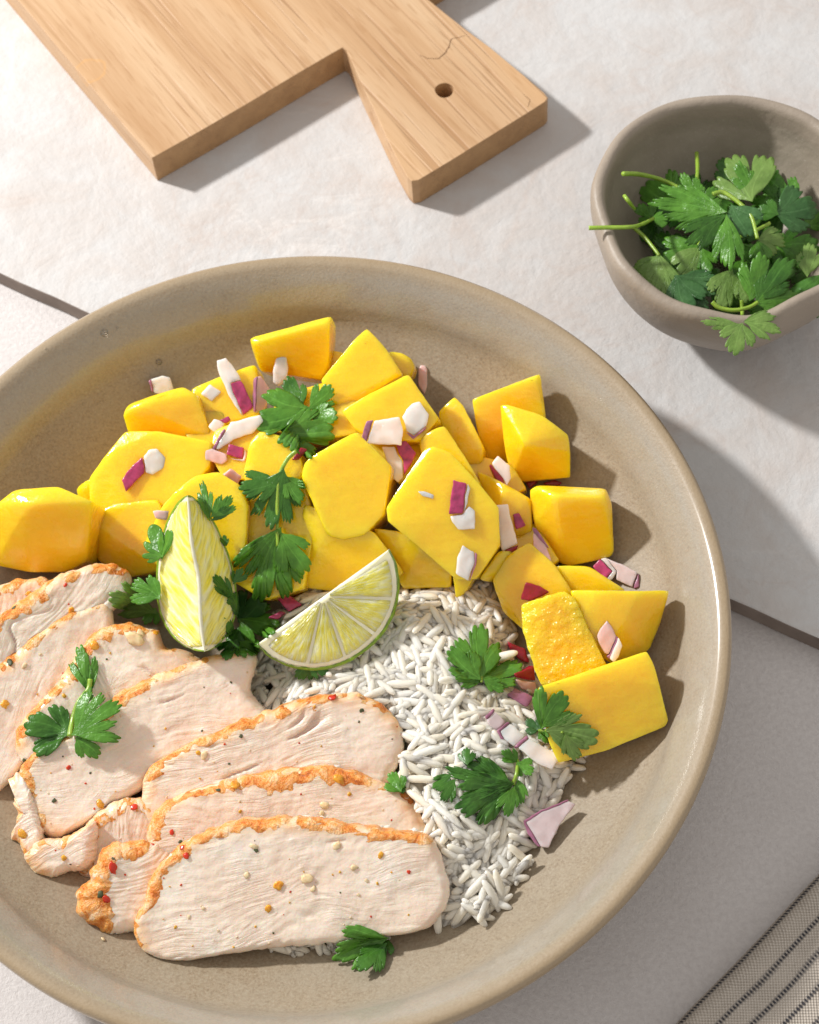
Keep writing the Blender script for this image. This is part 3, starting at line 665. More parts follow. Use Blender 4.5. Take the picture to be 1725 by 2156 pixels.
def grain_geo(L, r, bendk, seg=8, ring=10):
    vs = []; fs = []
    for k in range(ring + 1):
        t = math.sin(math.pi * (k / ring - .5)); rr = r * (1 - .30 * t * t) * max(.02, (1 - abs(t) ** 9)) ** .5
        for j in range(seg):
            a = 2 * math.pi * j / seg; vs.append(Vector((t * L, rr * math.cos(a) * 1.12, rr * math.sin(a) * .88 - bendk * t * t * L)))
    for k in range(ring):
        for j in range(seg): fs.append((k * seg + j, (k + 1) * seg + j, (k + 1) * seg + (j + 1) % seg, k * seg + (j + 1) % seg))
    fs.append(tuple(range(seg))); fs.append(tuple(ring * seg + j for j in range(seg))[::-1])
    return vs, fs
kinds = [grain_geo(random.uniform(5.0, 6.5) * MM, random.uniform(1.06, 1.22) * MM, random.choice([0, .05, .1, -.04, .16])) for _ in range(10)]
gm = []
for vs, fs in kinds:
    me = bpy.data.meshes.new('rice_grain'); me.from_pydata([tuple(v) for v in vs], [], fs); me.materials.append(MAT['rice'])
    for p in me.polygons: p.use_smooth = True
    gm.append(me)
xs = [p.x for p in rw]; ys = [p.y for p in rw]
food = TREES[4:]
grains = []; rr_ = random.Random(5)
tries = 0
while len(grains) < 2300 and tries < 11000:
    tries += 1
    x, y = rr_.uniform(min(xs), max(xs)), rr_.uniform(min(ys), max(ys)); z = mound(x, y)
    if z is None: continue
    layer = rr_.choice([0, 0, 1, 1, 2]); 
    g = .0012; zx, zy = mound(x + g, y), mound(x, y + g)
    n = Vector((-(zx - z) / g if zx else 0, -(zy - z) / g if zy else 0, 1)).normalized()
    n = (n + Vector((rr_.gauss(0, .10), rr_.gauss(0, .10), 0))).normalized()
    p = Vector((x, y, z - .0012 * layer + rr_.uniform(-.0004, .0005)))
    yaw = nz((x, y, 0), 70, 3) * 6 + rr_.gauss(0, .55)
    xa = Vector((math.cos(yaw), math.sin(yaw), 0)); xa = (xa - n * xa.dot(n)).normalized(); ya = n.cross(xa)
    m = Matrix((xa, ya, n)).transposed().to_4x4(); m.translation = p
    k = rr_.randrange(10)
    ok = True; vis = True
    for tt in (-.9, 0, .9):
        q_ = m @ Vector((tt * .0050, 0, 0)); d = q_ - CAM; L = d.length; hh = cast(CAM, d / L, food)
        if hh:
            if hh[2] > L - .0022: ok = False; break
            if tt == 0: vis = False
        if q_.z < bowl_z(q_.x, q_.y) + .0007: m.translation.z += bowl_z(q_.x, q_.y) + .0007 - q_.z
    if ok: grains.append((m, k, layer, vis))
vis = [g for g in grains if g[3] and g[2] == 0]; rest1 = [g for g in grains if g[3] and g[2] == 1]
rr_.shuffle(rest1)
solo = (vis + rest1)[:300]; sid = {id(g) for g in solo}
for i, g in enumerate(solo):
    o = bpy.data.objects.new('rice_grain', gm[g[1]]); COL.objects.link(o); o.matrix_world = g[0]
    tag(o, 'white long rice grain lying on the surface of the rice mound', 'rice grain', 'rice grains on the surface of the mound')
vs = []; fs = []
for g in grains:
    if id(g) in sid: continue
    b0 = len(vs); kv, kf = kinds[g[1]]; vs += [g[0] @ v for v in kv]; fs += [tuple(i + b0 for i in f) for f in kf]
# core of the mound below the loose grains
gx = 46; x0, x1, y0, y1 = min(xs), max(xs), min(ys), max(ys); idx = {}
for i in range(gx):
    for j in range(gx):
        x, y = x0 + (x1 - x0) * i / (gx - 1), y0 + (y1 - y0) * j / (gx - 1); z = mound(x, y)
        if z is not None and inside_d(x, y) > .009:
            zz = max(bowl_z(x, y) + .0003, z - .0026 + .0006 * nz((x, y, 0), 500))
            d = Vector((x, y, zz)) - CAM; L = d.length; hh = cast(CAM, d / L, food)
            if hh and hh[2] > L - .004: zz = bowl_z(x, y) + .0003
            idx[i, j] = len(vs); vs.append(Vector((x, y, zz)))
for (i, j) in list(idx):
    if all(k in idx for k in ((i + 1, j), (i, j + 1), (i + 1, j + 1))): fs.append((idx[i, j], idx[i + 1, j], idx[i + 1, j + 1], idx[i, j + 1]))
rice = from_data('boiled_rice', vs, fs, MAT['rice']); print('rice', len(grains), len(solo))
tag(rice, 'mound of white boiled rice between the chicken and the mango', 'rice', None, 'stuff')
add_tree([rice])
# the solo grains as one tree for later placement
vs = []; fs = []
for g in solo:
    b0 = len(vs); kv, kf = kinds[g[1]]; vs += [g[0] @ v for v in kv]; fs += [tuple(i + b0 for i in f) for f in kf]
TREES.append(BVHTree.FromPolygons(vs, fs))

# ---------------------------------------------------------------- lime wedges
def attr_set(me, name, vals):
    at = me.attributes.new(name, 'FLOAT', 'POINT'); at.data.foreach_set('value', vals)
def lime(O, axis, half, rad, d_from, d_to, segs, label, radial):
    axis = axis.normalized(); d_from = (d_from - axis * d_from.dot(axis)).normalized(); d_to = (d_to - axis * d_to.dot(axis)).normalized()
    ang = d_from.angle(d_to); perp = (d_to - d_from * d_to.dot(d_from)).normalized()
    root = empty('lime_wedge', O.copy())
    def Rx(x): return rad * max(0, 1 - abs(x / half) ** 2.15) ** .55 * (1 + (0 if radial else .26) * x / half)
    def pt(x, r, a): return O + (Vector() if radial else perp * (.0009 * math.sin(x * 190 + 1) * (1 - abs(x) / half) * max(0, 1 - r / rad))) + axis * x + (d_from * math.cos(a) + perp * math.sin(a)) * r
    NX, NA = 64, 20
    xs_ = [-half * math.cos(math.pi * i / NX) for i in range(NX + 1)]
    # peel: closed thin shell along the outside
    vs = []
    for kk, off in ((0, 0), (1, -.0011)):
        for x in xs_:
            for j in range(NA + 1):
                a = ang * j / NA; r = max(.0001, Rx(x) + off); b = pt(x * (1 - .02 * kk), r, a)
                vs.append(b + (b - O).normalized() * .00022 * nz(b, 420))
    W = NA + 1; S = (NX + 1) * W; fs = []
    for i in range(NX):
        for j in range(NA):
            q_ = (i * W + j, i * W + j + 1, (i + 1) * W + j + 1, (i + 1) * W + j); fs.append(q_); fs.append(tuple(S + t for t in q_[::-1]))
        for j in (0, NA): fs.append((i * W + j, (i + 1) * W + j, S + (i + 1) * W + j, S + i * W + j))
    pe = from_data('peel', vs, fs, MAT['peel']); reparent(pe, root)
    # pith body
    vs = []; fs = []
    for x in xs_:
        rr = max(.0001, Rx(x) - .0010)
        ring = [pt(x, rr, ang * j / NA) for j in range(NA + 1)]
        st = len(vs); vs += ring
        for sgn, a in ((1, ang), (-1, 0)):
            for k in range(11, -1, -1) if sgn == 1 else range(1, 12):
                vs.append(pt(x, rr * k / 12, a))
        wdt = len(vs) - st
    for i in range(NX):
        for j in range(wdt): fs.append((i * wdt + j, i * wdt + (j + 1) % wdt, (i + 1) * wdt + (j + 1) % wdt, (i + 1) * wdt + j))
    pi_ = from_data('pith', vs, fs, MAT['pith'], None, True); reparent(pi_, root)
    # pulp segments, raised on both cut faces
    rw_ = random.Random(int(half * 1e6))
    for face, a, nsgn in (('a', 0, -1), ('b', ang, 1)):
        fn = (-d_from * math.sin(a) + perp * math.cos(a)) * nsgn
        if radial:
            cuts = radial
            for c0, c1 in zip(cuts, cuts[1:]):
                g = []; NR, NT_ = 22, 20; aa = []; rd = []
                for i in range(NR + 1):
                    for j in range(NT_ + 1):
                        s_ = i / NR; t = R(c0 + (c1 - c0) * (j / NT_))
                        # radius of face outline in direction t
                        cx_, sx_ = math.cos(t), math.sin(t); lo, hi = 0, half * 1.2
                        for _ in range(18):
                            mid = (lo + hi) / 2
                            if abs(mid * cx_) < half and mid * sx_ < Rx(mid * cx_): lo = mid
                            else: hi = mid
                        Rm = lo - .0018; r = .0020 + (Rm - .0020) * s_
                        gap = .00022; tt = t + (gap / max(r, .002)) * (1 - 2 * j / NT_)
                        lift_ = min(1, 5 * min(s_ + .05, 1 - s_, j / NT_ + .0, 1 - j / NT_))
                        lift_ = math.sqrt(max(0, min(1, lift_)))
                        p = O + axis * (r * math.cos(tt)) + (d_from * math.cos(a) + perp * math.sin(a)) * max(.0004, r * math.sin(tt))
                        g.append(p + fn * (-.0002 + .00075 * lift_ + .00028 * nz(p, 650) * lift_)); aa.append(t); rd.append(r * 1000 / 6)
                f_ = [(i * (NT_ + 1) + j, i * (NT_ + 1) + j + 1, (i + 1) * (NT_ + 1) + j + 1, (i + 1) * (NT_ + 1) + j) for i in range(NR) for j in range(NT_)]
                o = from_data('pulp_segment', g, f_, MAT['pulp']); attr_set(o.data, 'ang', aa); attr_set(o.data, 'rad', rd); reparent(o, root)
        else:
            g = []; aa = []; rd = []; NI, NJ = 60, 20
            for i in range(NI + 1):
                x = half * .93 * (-math.cos(math.pi * i / NI))
                for j in range(NJ + 1):
                    s_ = j / NJ; Rm = max(.0004, Rx(x) - .0016); r = .0004 + .0005 * abs(nz((x, a, 0), 260)) + (Rm - .0004) * s_
                    l_ = math.sqrt(max(0, min(1, 5 * min(s_, 1 - s_), 9 * min(i / NI, 1 - i / NI))))
                    p = pt(x, max(.0002, r), a)
                    g.append(p + fn * (-.0002 + .0008 * l_ + .00035 * nz(p, 420) * l_)); aa.append(x * 24 + s_ * .4); rd.append(s_ * 2.0)
            f_ = [(i * (NJ + 1) + j, i * (NJ + 1) + j + 1, (i + 1) * (NJ + 1) + j + 1, (i + 1) * (NJ + 1) + j) for i in range(NI) for j in range(NJ)]
            o = from_data('pulp_segment', g, f_, MAT['pulp']); attr_set(o.data, 'ang', aa); attr_set(o.data, 'rad', rd); reparent(o, root)
    tag(root, label, 'lime wedge', 'lime wedges on top of the food')
    return [pe, pi_]
# standing wedge: its sharp ridge faces the camera
a_, b_ = P(395, 1043, 60), P(431, 1372, 39); ax = b_ - a_; O1 = (a_ + b_) / 2; half1 = ax.length / 2; axn = ax.normalized()
away = (O1 - CAM).normalized(); away = (away - axn * away.dot(axn)).normalized(); side = axn.cross(away)
if side.dot(RT) < 0: side = -side
l1 = lime(O1, ax, half1, .0205, away * math.cos(R(37)) - side * math.sin(R(37)), away * math.cos(R(34)) + side * math.sin(R(34)), 1, 'standing lime wedge with its sharp edge up, leaning on the mango beside the chicken', None)
# lying wedge: one cut face towards the camera
a_, b_ = P(541, 1357, 37), P(820, 1156, 44); ax = b_ - a_; O2 = (a_ + b_) / 2; half2 = ax.length / 2; axn = ax.normalized()
tocam = (CAM - O2).normalized(); inpl = tocam.cross(axn).normalized()
if inpl.dot(UP) > 0: inpl = -inpl
fdir = (inpl * math.cos(R(12)) - tocam * math.sin(R(12))); 
bdir = (inpl * math.cos(R(66)) - tocam * math.sin(R(66)))
l2 = lime(O2, ax, half2, .0215, fdir, bdir, 5, 'lying lime wedge with a round cut face showing its segments, on the rice', [4, 38, 72, 105, 138, 176])
add_tree(l1 + l2)

# ---------------------------------------------------------------- onion
def onion(polys, label, th=2.2, tilt=None, gap=.3):
    # polys: list of (material key, part name, pixel polygon)
    allp = [p for _, _, pl in polys for p in pl]
    cu, cv = sum(p[0] for p in allp) / len(allp), sum(p[1] for p in allp) / len(allp)
    h = hit(cu, cv); n = (h[1] * .45 - ray(cu, cv) * .9).normalized()
    if tilt: n = (n + RT * tilt[0] + UP * tilt[1]).normalized()
    p0 = h[0] - ray(cu, cv) * (th * .55 * MM)
    deep = 0
    for u, v in allp:
        q_ = on_plane(u, v, p0, n); L = (q_ - CAM).length; hh = hit(u, v)
        deep = max(deep, L - hh[2] + gap * MM)
    p0 = p0 - ray(cu, cv) * min(deep, .004)
    root = empty('onion_piece', p0 - n * th * MM)
    for mk_, nm, pl in polys:
        m = len(pl); pts = [on_plane(u, v, p0 - (n * .00012 if nm == 'flesh' else Vector()), n) for u, v in pl]; c = sum(pts, Vector()) / m
        bm = bmesh.new(); top = [bm.verts.new(c + (p - c) * .985) for p in pts]; bot = [bm.verts.new(p - n * th * MM + (c - p) * .10) for p in pts]
        bm.faces.new(top); bm.faces.new(bot[::-1])
        for i in range(m): bm.faces.new((top[i], bot[i], bot[(i + 1) % m], top[(i + 1) % m]))
        bmesh.ops.recalc_face_normals(bm, faces=bm.faces)
        bmesh.ops.bevel(bm, geom=list(bm.edges), offset=.00035, segments=2, profile=.5, affect='EDGES', clamp_overlap=True)
        bmesh.ops.triangulate(bm, faces=bm.faces); densify(bm, .0012)
        for v in bm.verts: v.co += Vector((nz(v.co, 420, 1), nz(v.co, 420, 2), nz(v.co, 420, 3))) * .00028
        me = bpy.data.meshes.new(nm); bm.to_mesh(me); bm.free(); o = link(nm, me, MAT[mk_]); reparent(o, root)
    tag(root, label, 'onion', 'diced red onion scattered over the food'); return root
def A3(l): return [(138 + .44 * x, 621 + .44 * y) for x, y in l]
def A4(l): return [(759 + .44 * x, 724.5 + .44 * y) for x, y in l]
def A5(l): return [(x / 2, 1000.5 + y / 2) for x, y in l]
def A7(l): return [(759 + .44 * x, 1207.5 + .44 * y) for x, y in l]
F, S, D, V_ = 'flesh', 'skin', 'skin_dark', 'skin_mauve'
ON = [
 ([('onion', F, A3([(408,402),(465,382),(500,395),(522,455),(470,482),(424,470)])), (V_, S, A3([(398,410),(410,401),(426,470),(414,462)]))], 'white onion cube at the far left, between the mango and the bowl wall'),
 ([('onion', F, A3([(645,470),(690,425),(748,465),(700,510)]))], 'small plain white onion dice on the mango left of the long strip'),
 ([('onion', F, A3([(722,310),(770,300),(806,345),(842,408),(786,418),(806,470),(850,585),(836,572),(775,470),(730,365)])), ('skin', S, A3([(787,419),(842,410),(900,530),(892,548),(850,580),(815,490)]))], 'long onion strip, white above and magenta below, standing at the back left'),
 ([('onion', F, A3([(990,370),(1008,305),(1030,296),(1058,300),(1066,350),(1062,400),(1020,440),(992,420)]))], 'translucent cream onion piece in front of the rearmost mango chunk'),
 ([('onion_pink', F, A3([(915,390),(935,385),(990,460),(960,540),(925,572),(905,565)])), (V_, S, A3([(913,388),(922,386),(914,560),(903,566)]))], 'pink triangular onion piece right of the long strip'),
 ([('onion', F, A3([(683,630),(710,590),(742,600),(760,612),(745,645),(718,664)])), ('skin', S, A3([(735,598),(780,580),(795,600),(762,612)]))], 'white onion dice with a magenta corner, upper left of the pink cluster'),
 ([('onion', F, A3([(768,640),(792,608),(870,588),(935,572),(950,602),(900,660),(806,690),(730,742),(716,738)])), (V_, S, A3([(700,735),(756,635),(768,640),(716,742)]))], 'broad curved pinkish onion piece in the middle of the cluster'),
 ([('onion_pink', F, A3([(670,745),(700,732),(772,762),(778,790),(750,812),(668,790)]))], 'salmon pink onion piece at the bottom left of the cluster'),
 ([('skin', S, A3([(780,710),(855,730),(847,785),(770,765)])), ('onion_pink', F, A3([(857,735),(868,760),(858,800),(790,782),(848,786)]))], 'square magenta onion piece on the lower edge of the cluster'),
 ([('onion_pink', F, A3([(745,865),(790,835),(845,872),(820,925),(778,910)]))], 'single pink onion dice with a pale spot below the cluster'),
 ([('skin', S, A3([(265,885),(330,808),(370,772),(380,850),(290,945)])), ('onion', F, A3([(372,770),(400,738),(440,732),(480,780),(470,830),(420,862),(382,850)]))], 'onion piece half deep magenta and half white on the big left mango'),
 ([('onion', F, A3([(1438,712),(1476,600),(1600,580),(1617,650),(1612,722)])), (V_, S, A3([(1405,722),(1440,600),(1474,598),(1436,714)]))], 'broad white onion piece with a mauve left edge on the crisp cornered mango'),
 ([('onion', F, A4([(198,345),(245,282),(285,272),(328,335),(316,392),(255,440),(222,418)])), (V_, S, A4([(218,420),(254,442),(318,394),(312,408),(250,460)]))], 'white six sided onion dice beside the broad white piece'),
 ([('onion', F, A4([(102,490),(160,487),(200,560),(205,640),(180,665),(150,640)])), ('skin', S, A4([(168,482),(215,458),(272,520),(240,580),(208,628),(203,560)]))], 'onion wedge with a magenta back pointing down below the broad white piece'),
 ([('skin', S, A4([(445,648),(508,665),(490,812),(422,815)])), ('onion', F, A4([(510,665),(523,690),(512,760),(493,811)]))], 'upright magenta onion rectangle on the largest mango slab'),
 ([('onion', F, A4([(430,822),(488,816),(520,775),(550,800),(550,885),(470,888),(435,850)]))], 'pale translucent onion piece below the magenta rectangle'),
 ([('onion', F, A4([(272,702),(310,706),(352,722),(350,742),(300,728)]))], 'tiny white onion sliver alone at the upper left of the largest slab'),
 ([('onion', F, A4([(625,780),(650,768),(710,765),(727,860),(757,958),(680,996),(662,900),(630,840)])), (D, S, A4([(668,998),(760,962),(752,990),(682,1015)]))], 'cream onion strip with a dark red foot at the right of the largest slab'),
 ([('skin', S, A4([(728,812),(762,806),(795,870),(745,890)]))], 'small magenta onion square right of the cream strip'),
 ([('onion', F, A4([(490,960),(545,995),(550,1040),(516,1138),(455,1100),(462,1020)])), (V_, S, A4([(548,997),(558,1005),(556,1050),(520,1140),(549,1050)]))], 'pale onion dice with a mauve right edge at the foot of the largest slab'),
 ([('onion_pink', F, A4([(826,905),(840,892),(895,975),(924,1068),(872,1086),(832,1050)])), (V_, S, A4([(822,878),(840,880),(906,978),(896,972),(828,902)]))], 'tapering pink onion piece standing left of the square mango block'),
 ([('onion', F, A4([(628,572),(655,530),(715,580),(722,640),(702,680),(680,640)])), (D, S, A4([(614,580),(626,574),(680,642),(692,676),(650,655)]))], 'white onion block with a dark red side below the jagged mango chunk'),
 ([(D, S, A4([(788,662),(850,655),(812,692)]))], 'dark red onion triangle just above the square mango block'),
 ([(D, S, A4([(872,662),(930,650),(970,660),(950,676),(890,676)]))], 'flat dark onion shred in the shadow above the square mango block'),
 ([('skin', S, A4([(1108,1065),(1145,1025),(1205,1088),(1175,1125)])), ('onion', F, A4([(1148,1025),(1175,1020),(1228,1088),(1202,1130),(1178,1124),(1207,1086)]))], 'magenta faced onion dice below the square mango block'),
 ([('onion_grey', F, A4([(1175,1022),(1250,1052),(1328,1095),(1300,1165),(1222,1128),(1228,1085)])), (V_, S, A4([(1330,1096),(1336,1165),(1304,1170)]))], 'greyish onion block lying on the bowl right of the magenta dice'),
 ([(D, S, A4([(790,1135),(850,1155),(908,1190),(812,1230),(765,1225)]))], 'large dark red onion piece between two mango chunks at the right'),
 ([('onion_pink', F, A7([(1130,300),(1180,220),(1200,250),(1228,298),(1190,390),(1172,385),(1150,350)])), ('skin_mauve', S, A7([(1229,298),(1234,304),(1202,400),(1190,412),(1178,400),(1194,388)]))], 'pink rhombus of onion on the furthest right mango chunk'),
 ([('onion', F, A7([(1236,305),(1256,345),(1238,400),(1215,428),(1195,412)]))], 'pale onion dice touching the pink rhombus'),
 ([(D, S, A7([(700,322),(790,360),(812,430),(770,420),(722,375)]))], 'dark red onion shred by the rice, above the pinkish one'),
 ([(D, S, A7([(735,480),(832,440),(838,515),(748,503)])), ('onion_pink', F, A7([(742,508),(840,520),(852,580),(772,552)]))], 'dark and pink onion piece left of the glistening mango cube'),
 ([('skin_mauve', S, A7([(700,580),(740,545),(832,590),(800,640),(760,620)]))], 'brownish mauve onion scrap lowest in the gap left of the flat mango slab'),
 ([('onion_grey', F, A7([(606,700),(645,662),(700,708),(652,752),(620,735)])), (V_, S, A7([(596,682),(640,645),(648,658),(606,700)]))], 'mauve onion link, top of the row of three on the rice'),
 ([('onion', F, A7([(668,752),(718,716),(795,775),(738,828),(690,795)])), (V_, S, A7([(650,752),(706,708),(718,714),(668,752),(690,797),(672,792)]))], 'middle onion link of the row of three on the rice'),
 ([('onion', F, A7([(752,834),(806,786),(870,825),(962,870),(940,905),(920,940),(840,905)])), (V_, S, A7([(734,830),(794,774),(806,784),(752,836)]))], 'bottom onion link of the row of three, white and longest'),
 ([('onion_grey', F, A7([(790,1190),(870,1136),(1000,1084),(1036,1105),(985,1160),(950,1210),(900,1315),(862,1312)])), (V_, S, A7([(780,1185),(870,1127),(1000,1077),(1000,1086),(870,1138),(792,1192),(862,1312),(848,1308),(800,1250)]))], 'large mauve onion wedge lying on the bowl at the end of the rice'),
 ([('skin', S, A5([(1165,520),(1210,500),(1272,545),(1215,575)])), ('skin', S, A5([(1125,600),(1180,570),(1205,577),(1168,606)])), ('onion', F, A5([(1205,582),(1230,572),(1272,550),(1320,515),(1290,560),(1240,590),(1190,610)]))], 'magenta and white onion piece between the two lime wedges'),
 ([(D, S, A3([(1085,792),(1130,725),(1160,735),(1120,790)]))], 'dark red onion scrap under the lower edge of the rear cilantro leaf'),
 ([('onion_pink', F, A4([(290,98),(312,100),(320,120),(320,200),(306,245),(275,195),(278,120)]))], 'thin mauve onion chip leaning on the bowl wall behind the mango'),
 ([('onion_pink', F, A5([(640,150),(720,148),(702,192),(655,182)]))], 'pink onion scrap just left of the tip of the standing lime wedge'),
 ([(D, S, A3([(1050,602),(1110,583),(1172,598),(1110,612)]))], 'red onion piece peeping through the rear cilantro leaf'),
]
for pl, lb in ON:
    onion(pl, lb, 1.3 if 'tiny' in lb or 'scrap' in lb else 2.1)

# ---------------------------------------------------------------- cilantro
def leaflet(bu, bv, tu, tv, spread, mat, root, fold=.12, lobes=3, seed=0, base=None, curl=.0, zoff=.0022, drape=True, hfun=None, teeth=4):
    def at(u, v):
        if hfun: return hfun(u, v)
        h = hit(u, v); return h[0] - ray(u, v) * zoff, h[1]
    B, nb = at(bu, bv); Tp, nt_ = at(tu, tv); Mp, nm_ = at((bu + tu) / 2, (bv + tv) / 2)
    view = -(B - CAM).normalized()
    # tip depth limited so that the leaf does not plunge
    d = Tp - B; dv = d.dot(view); lim = .45 * (d - view * dv).length
    if abs(dv) > lim: Tp = Tp + view * (math.copysign(lim, dv) - dv)
    X = (Tp - B); L = X.length; X = X / L
    n = (view * 1.0 + nm_ * .6 + Vector((nz(B, 300, seed), nz(B, 300, seed + 2), 0)) * .5); n = (n - X * n.dot(X)).normalized(); Y = n.cross(X)
    NA, NR = 34 * lobes + 1, 12; vs = []; vein = []; fs = []
    sp = R(spread); rnd = random.Random(seed * 13 + int(bu))
    wt = [rnd.uniform(.75, 1.25) for _ in range(lobes)]; wt[lobes // 2] *= 1.25; W_ = sum(wt); bd = [0]
    for x_ in wt: bd.append(bd[-1] + x_ / W_)
    lw = [rnd.uniform(.80, 1.0) for _ in range(lobes)]; lw[lobes // 2] = 1.0
    tk = [[rnd.uniform(.90, 1.0) for _ in range(teeth + 2)] for _ in range(lobes)]; dep = [rnd.uniform(.28, .50) for _ in range(lobes + 1)]; skew = rnd.uniform(-.12, .12)
    for j in range(NA):
        g = j / (NA - 1); l = 0
        while l < lobes - 1 and g > bd[l + 1]: l += 1
        lt = (g - bd[l]) / (bd[l + 1] - bd[l]); s_ = lt * 2 - 1
        th = (-1 + 2 * g) * sp
        lob = lw[l] * (1 - .30 * (abs(th) / max(sp, .1)) ** 2 + skew * th)
        dd = dep[l] if s_ < 0 else dep[l + 1]
        cut = 1 - dd * abs(s_) ** 9 - .16 * s_ * s_
        tu_ = lt * teeth; ti = min(teeth - 1, int(tu_)); tf = tu_ - ti
        tooth = tk[l][ti] * (.88 + .12 * max(0, math.sin(math.pi * tf)) ** .55)
        rr = L * lob * cut * tooth * (1 + .05 * noise.noise(Vector((th * 3.1, seed, 0))))
        for k in range(NR + 1):
            f = k / NR; r = rr * f
            th2 = th * (.62 + .38 * f) + .10 * math.sin(f * 3 + seed)
            x, y = r * math.cos(th2), r * math.sin(th2)
            zz = fold * L * (1 - math.cos(2.2 * abs(y) / L)) * -1 + .05 * L * math.sin(th2 * 2.6 + seed * 1.3) * (r / L) ** 2 + .035 * L * (math.sin(r / L * 4 + seed) - math.sin(seed)) - curl * L * (r / L) ** 2 + .07 * L * nz(Vector((x, y, 0)), 130, seed) * (r / L)
            vs.append(B + X * x + Y * y + n * zz)
            vv = max(0, 1 - abs(s_) * f / .05) * (1 if f < .9 else 0)
            sd_ = (f * 4.2 - abs(s_) * f * 2.2) % 1.0; vv = max(vv, .5 * max(0, 1 - min(sd_, 1 - sd_) / .09) * (f > .25) * (abs(s_) < .8)); vein.append(vv)
    for j in range(NA - 1):
        for k in range(NR):
            a = j * (NR + 1) + k; fs.append((a, a + NR + 1, a + NR + 2, a + 1))
    if drape:
        K_ = NR + 1; need = []
        for p in vs:
            d_ = p - CAM; L_ = d_.length; hh = cast(CAM, d_ / L_); need.append(max(0, L_ - (hh[2] - .0009)) if hh else 0)
        for _ in range(2):
            nd = list(need)
            for a_ in range(len(vs)):
                j_, k_ = divmod(a_, K_); m_ = need[a_]
                for b_, c_ in ((j_ - 1, k_), (j_ + 1, k_), (j_, k_ - 1), (j_, k_ + 1)):
                    if 0 <= b_ < NA and 0 <= c_ < K_: m_ = max(m_, need[b_ * K_ + c_] * .93)
                nd[a_] = m_
            need = nd
        vs = [p + (CAM - p).normalized() * q_ for p, q_ in zip(vs, need)]
    o = from_data('leaf', vs, fs, MAT[mat]); attr_set(o.data, 'vein', vein)
    so = o.modifiers.new('thickness', 'SOLIDIFY'); so.thickness = .00028; so.offset = 0
    if root: reparent(o, root)
    return o
def stem(px, rad, root, hfun=None, zoff=.0030, mat='stem'):
    pts = []
    for u, v in px:
        if hfun: pts.append(hfun(u, v)[0])
        else: pts.append(hit(u, v)[0] - ray(u, v) * zoff)
    for i in range(1, len(pts)):           # smooth out depth jumps
        d0, d1 = (pts[i - 1] - CAM).length, (pts[i] - CAM).length
        if abs(d1 - d0) > .006: pts[i] = CAM + (pts[i] - CAM).normalized() * (d0 + math.copysign(.006, d1 - d0))
    n = 8 * len(pts); c = catmull(pts, n, False)
    c = lift(c, rad * MM) if not hfun else c
    vs = []; fs = []; sg = 8
    for i, p in enumerate(c):
        t = (c[min(i + 1, n - 1)] - c[max(i - 1, 0)]).normalized(); a = t.cross(Vector((.2, .1, 1))).normalized(); b = t.cross(a)
        r = rad * MM * (1 - .25 * i / n) * (1 + .08 * nz(p, 500))
        vs += [p + (a * math.cos(2 * math.pi * j / sg) + b * math.sin(2 * math.pi * j / sg)) * r for j in range(sg)]
    for i in range(n - 1):
        for j in range(sg): fs.append((i * sg + j, i * sg + (j + 1) % sg, (i + 1) * sg + (j + 1) % sg, (i + 1) * sg + j))
    fs.append(tuple(range(sg))[::-1]); fs.append(tuple((n - 1) * sg + j for j in range(sg)))
    o = from_data('stem', vs, fs, MAT[mat]); reparent(o, root); return o
def sprig(label, leaves, stems=(), group='cilantro leaves scattered over the food', hfun=None, sd=0, zoff=.0022, drape=True):
    u, v = leaves[0][0], leaves[0][1]; root = empty('cilantro_sprig', (hfun(u, v)[0] if hfun else hit(u, v)[0]))
    made = []
    for i, lf in enumerate(leaves):
        bu, bv, tu, tv, spd, mt = lf[:6]; kw = lf[6] if len(lf) > 6 else {}
        if hfun and sd >= 80: tu, tv = bu + (tu - bu) * 1.12, bv + (tv - bv) * 1.12
        kw = {'zoff': zoff, 'drape': drape, **kw}
        made.append(leaflet(bu, bv, tu, tv, spd, mt, root, seed=sd * 7 + i, hfun=hfun, **kw))
    for s_ in stems: made.append(stem(s_[0], s_[1], root, hfun, mat=s_[2] if len(s_) > 2 else 'stem'))
    tag(root, label, 'cilantro', group); return made
Lf, Ld, Ll, Lb = 'leaf', 'leaf_dark', 'leaf_light', 'leaf_blue'
sprig('glossy cilantro leaf lying on the rear mango and onion, with a slit in it', [(655,858,540,908,62,Lf),(640,856,592,797,42,Ld,{'lobes':3}),(650,862,706,812,46,Lf),(655,872,716,880,60,Lf),(590,905,706,928,50,Lf,{'zoff':.004})], sd=1)
sprig('upright cilantro sprig with a curved stem tip in the middle of the mango', [(590,1010,506,1046,44,Ld),(597,985,575,1120,44,Ld,{'zoff':.004,'lobes':5}),(600,1000,640,1062,42,Lf,{'zoff':.003}),(592,1110,528,1262,44,Lf,{'zoff':.004,'lobes':5}),(592,1120,640,1218,46,Lf,{'zoff':.003})], [([(624,950),(606,966),(590,1000),(584,1060),(585,1150)], .7)], sd=2)
sprig('small curled cilantro leaf at the shoulder of the standing lime wedge', [(442,1096,414,1010,20,Lf),(442,1090,494,1042,30,Lf),(444,1096,490,1072,22,Ld)], sd=3)
sprig('rounded green cilantro leaf peeping out left of the standing lime wedge', [(342,1178,318,1100,42,Lf,{'teeth':1}),(345,1172,300,1166,34,Lf,{'teeth':1})], sd=4)
sprig('light green cilantro leaf between the chicken and the standing lime wedge', [(330,1292,216,1246,30,Ll,{'zoff':.006,'lobes':3}),(338,1262,288,1212,52,Lf,{'zoff':.005}),(330,1280,300,1312,56,Lf,{'zoff':.004})], sd=5)
